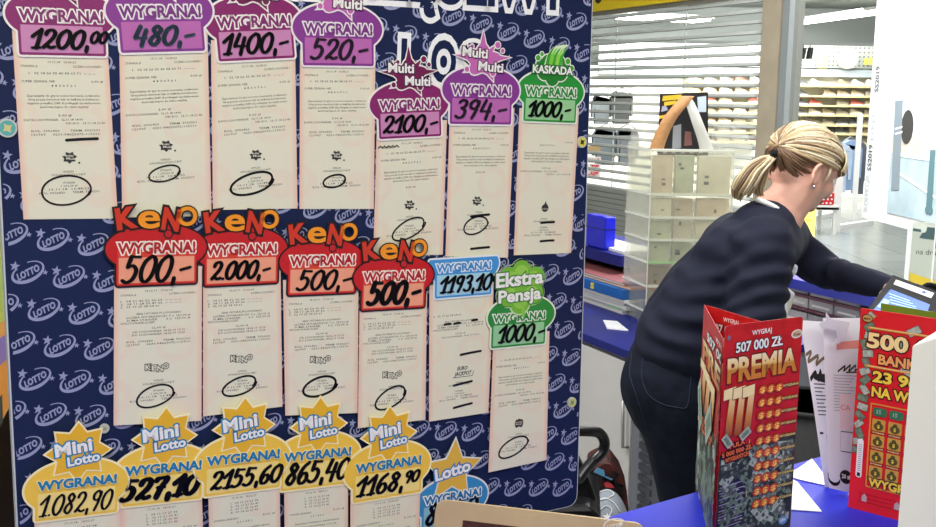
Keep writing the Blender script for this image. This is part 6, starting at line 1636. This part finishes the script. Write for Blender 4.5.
# ponytail
for k in range(230):
    a = rnd.uniform(0, 6.28); q = math.sqrt(rnd.random()); ox, oy = q * math.cos(a), q * math.sin(a)
    ctrl = [(773, 156, 3, -.02), (764, 161, 7, -.04), (754, 170, 10, -.05), (746, 182, 11.5, -.05), (740, 192, 10.5, -.045), (738, 199, 7, -.04)]
    end = rnd.uniform(.80, 1.06) - (.18 if ox > .3 else 0)
    P = []
    for i, (x, y, w_, dz) in enumerate(ctrl):
        if i / 5 > end: break
        p = at(x + ox * w_ * .85, y + ox * w_ * .45, ZB - .03 + dz); P.append(p + V((0, oy * w_ / 400, 0)) + V((0, 0, -.004 * rnd.random())))
    P = [V(p) for p in smooth_line([tuple(p) for p in P], 3)]
    r = rnd.uniform(.0014, .0030); hb_.tube(P, [r * (1 if i < len(P) * .7 else max(.15, 1 - (i / len(P) - .7) * 2.8)) for i in range(len(P))], HA_[rnd.choice([0, 0, 1, 1, 3, 2])], 5, True, False)
# second shorter lock hanging right of it
for k in range(70):
    ox, oy = rnd.uniform(-1, 1), rnd.uniform(-1, 1)
    P = [at(x + ox * w_, y, ZB - .06) + V((0, oy * .012, 0)) for x, y, w_ in ((769, 160, 2), (764, 170, 4), (760, 181, 5), (758, 190, 4), (760, 196, 3))]
    P = [V(p) for p in smooth_line([tuple(p) for p in P], 3)]; hb_.tube(P, [.002 * (1 - .8 * (i / len(P)) ** 2) for i in range(len(P))], HA_[rnd.choice([0, 1, 3, 2])], 5, True, False)
hb_.build('hair', person)
b = MB(); tc_ = at(771.5, 158, ZB - .045)
for k in range(3):
    rg = [tc_ + V((.004 * (k - 1), .0, .0)) + V((math.cos(a_) * .006, math.sin(a_) * .016, math.cos(a_ + .5) * .017)) for a_ in [2 * math.pi * i / 14 for i in range(15)]]; b.tube(rg, .004, BLK, 6)
b.build('hair_tie', person)
w = bpy.data.worlds.new('world'); SC.world = w; w.use_nodes = True
w.node_tree.nodes['Background'].inputs[0].default_value = (1.0, .99, .97, 1); w.node_tree.nodes['Background'].inputs[1].default_value = .5
vs_ = SC.view_settings; vs_.view_transform = 'Standard'; vs_.look = 'None'; vs_.gamma = 1; vs_.exposure = 0.0; vs_.use_curve_mapping = False
SC.cycles.transparent_max_bounces = 32
SC.cycles.max_bounces = 8
def area(name, loc, size, power, col=(1, 1, 1), target=None, sy=None):
    l = bpy.data.lights.new(name, 'AREA'); l.energy = power; l.color = col; l.shape = 'RECTANGLE'; l.size = size; l.size_y = sy or size
    o = bpy.data.objects.new(name, l); COL.objects.link(o); o.location = loc
    if target is not None:
        d = V(target) - V(loc); o.rotation_euler = d.to_track_quat('-Z', 'Y').to_euler()
    return o
area('kiosk_light', (-.2, -.5, 3.1), 1.4, 43, (1, .97, .90), (.1, 1.1, 1.3))
area('kiosk_light_2', (1.2, 2.2, 3.2), 1.6, 60, (1, .98, .95))
area('cabinet_fill', (-.9, 2.4, 3.2), 1.4, 110, (1, .99, .96), (.5, 3.2, 1))  # added fill, brightens the white cabinet and the dispenser's side
area('front_fill', (1.1, -1.1, 2.9), 1.0, 28, (1, .98, .94), (.35, .8, 1.3))  # added fill behind the camera, lifts the white box and the cards
area('aisle_light', (2.6, 6.5, 3.25), 3.0, 185, (1, 1, .99))
area('shop_light', (4.2, 13, 3.25), 5, 330, (1, 1, .98))
area('shop_light_2', (4.0, 17.2, 3.2), 5, 650, (1, 1, .96), (4.2, 19.4, 1.2), 1.5)
area('poster_fill', (2.0, 4.4, 3.2), .9, 420, (1, 1, 1), (2.7, 5.9, 1.8))  # added fill aimed at the window poster to whiten it
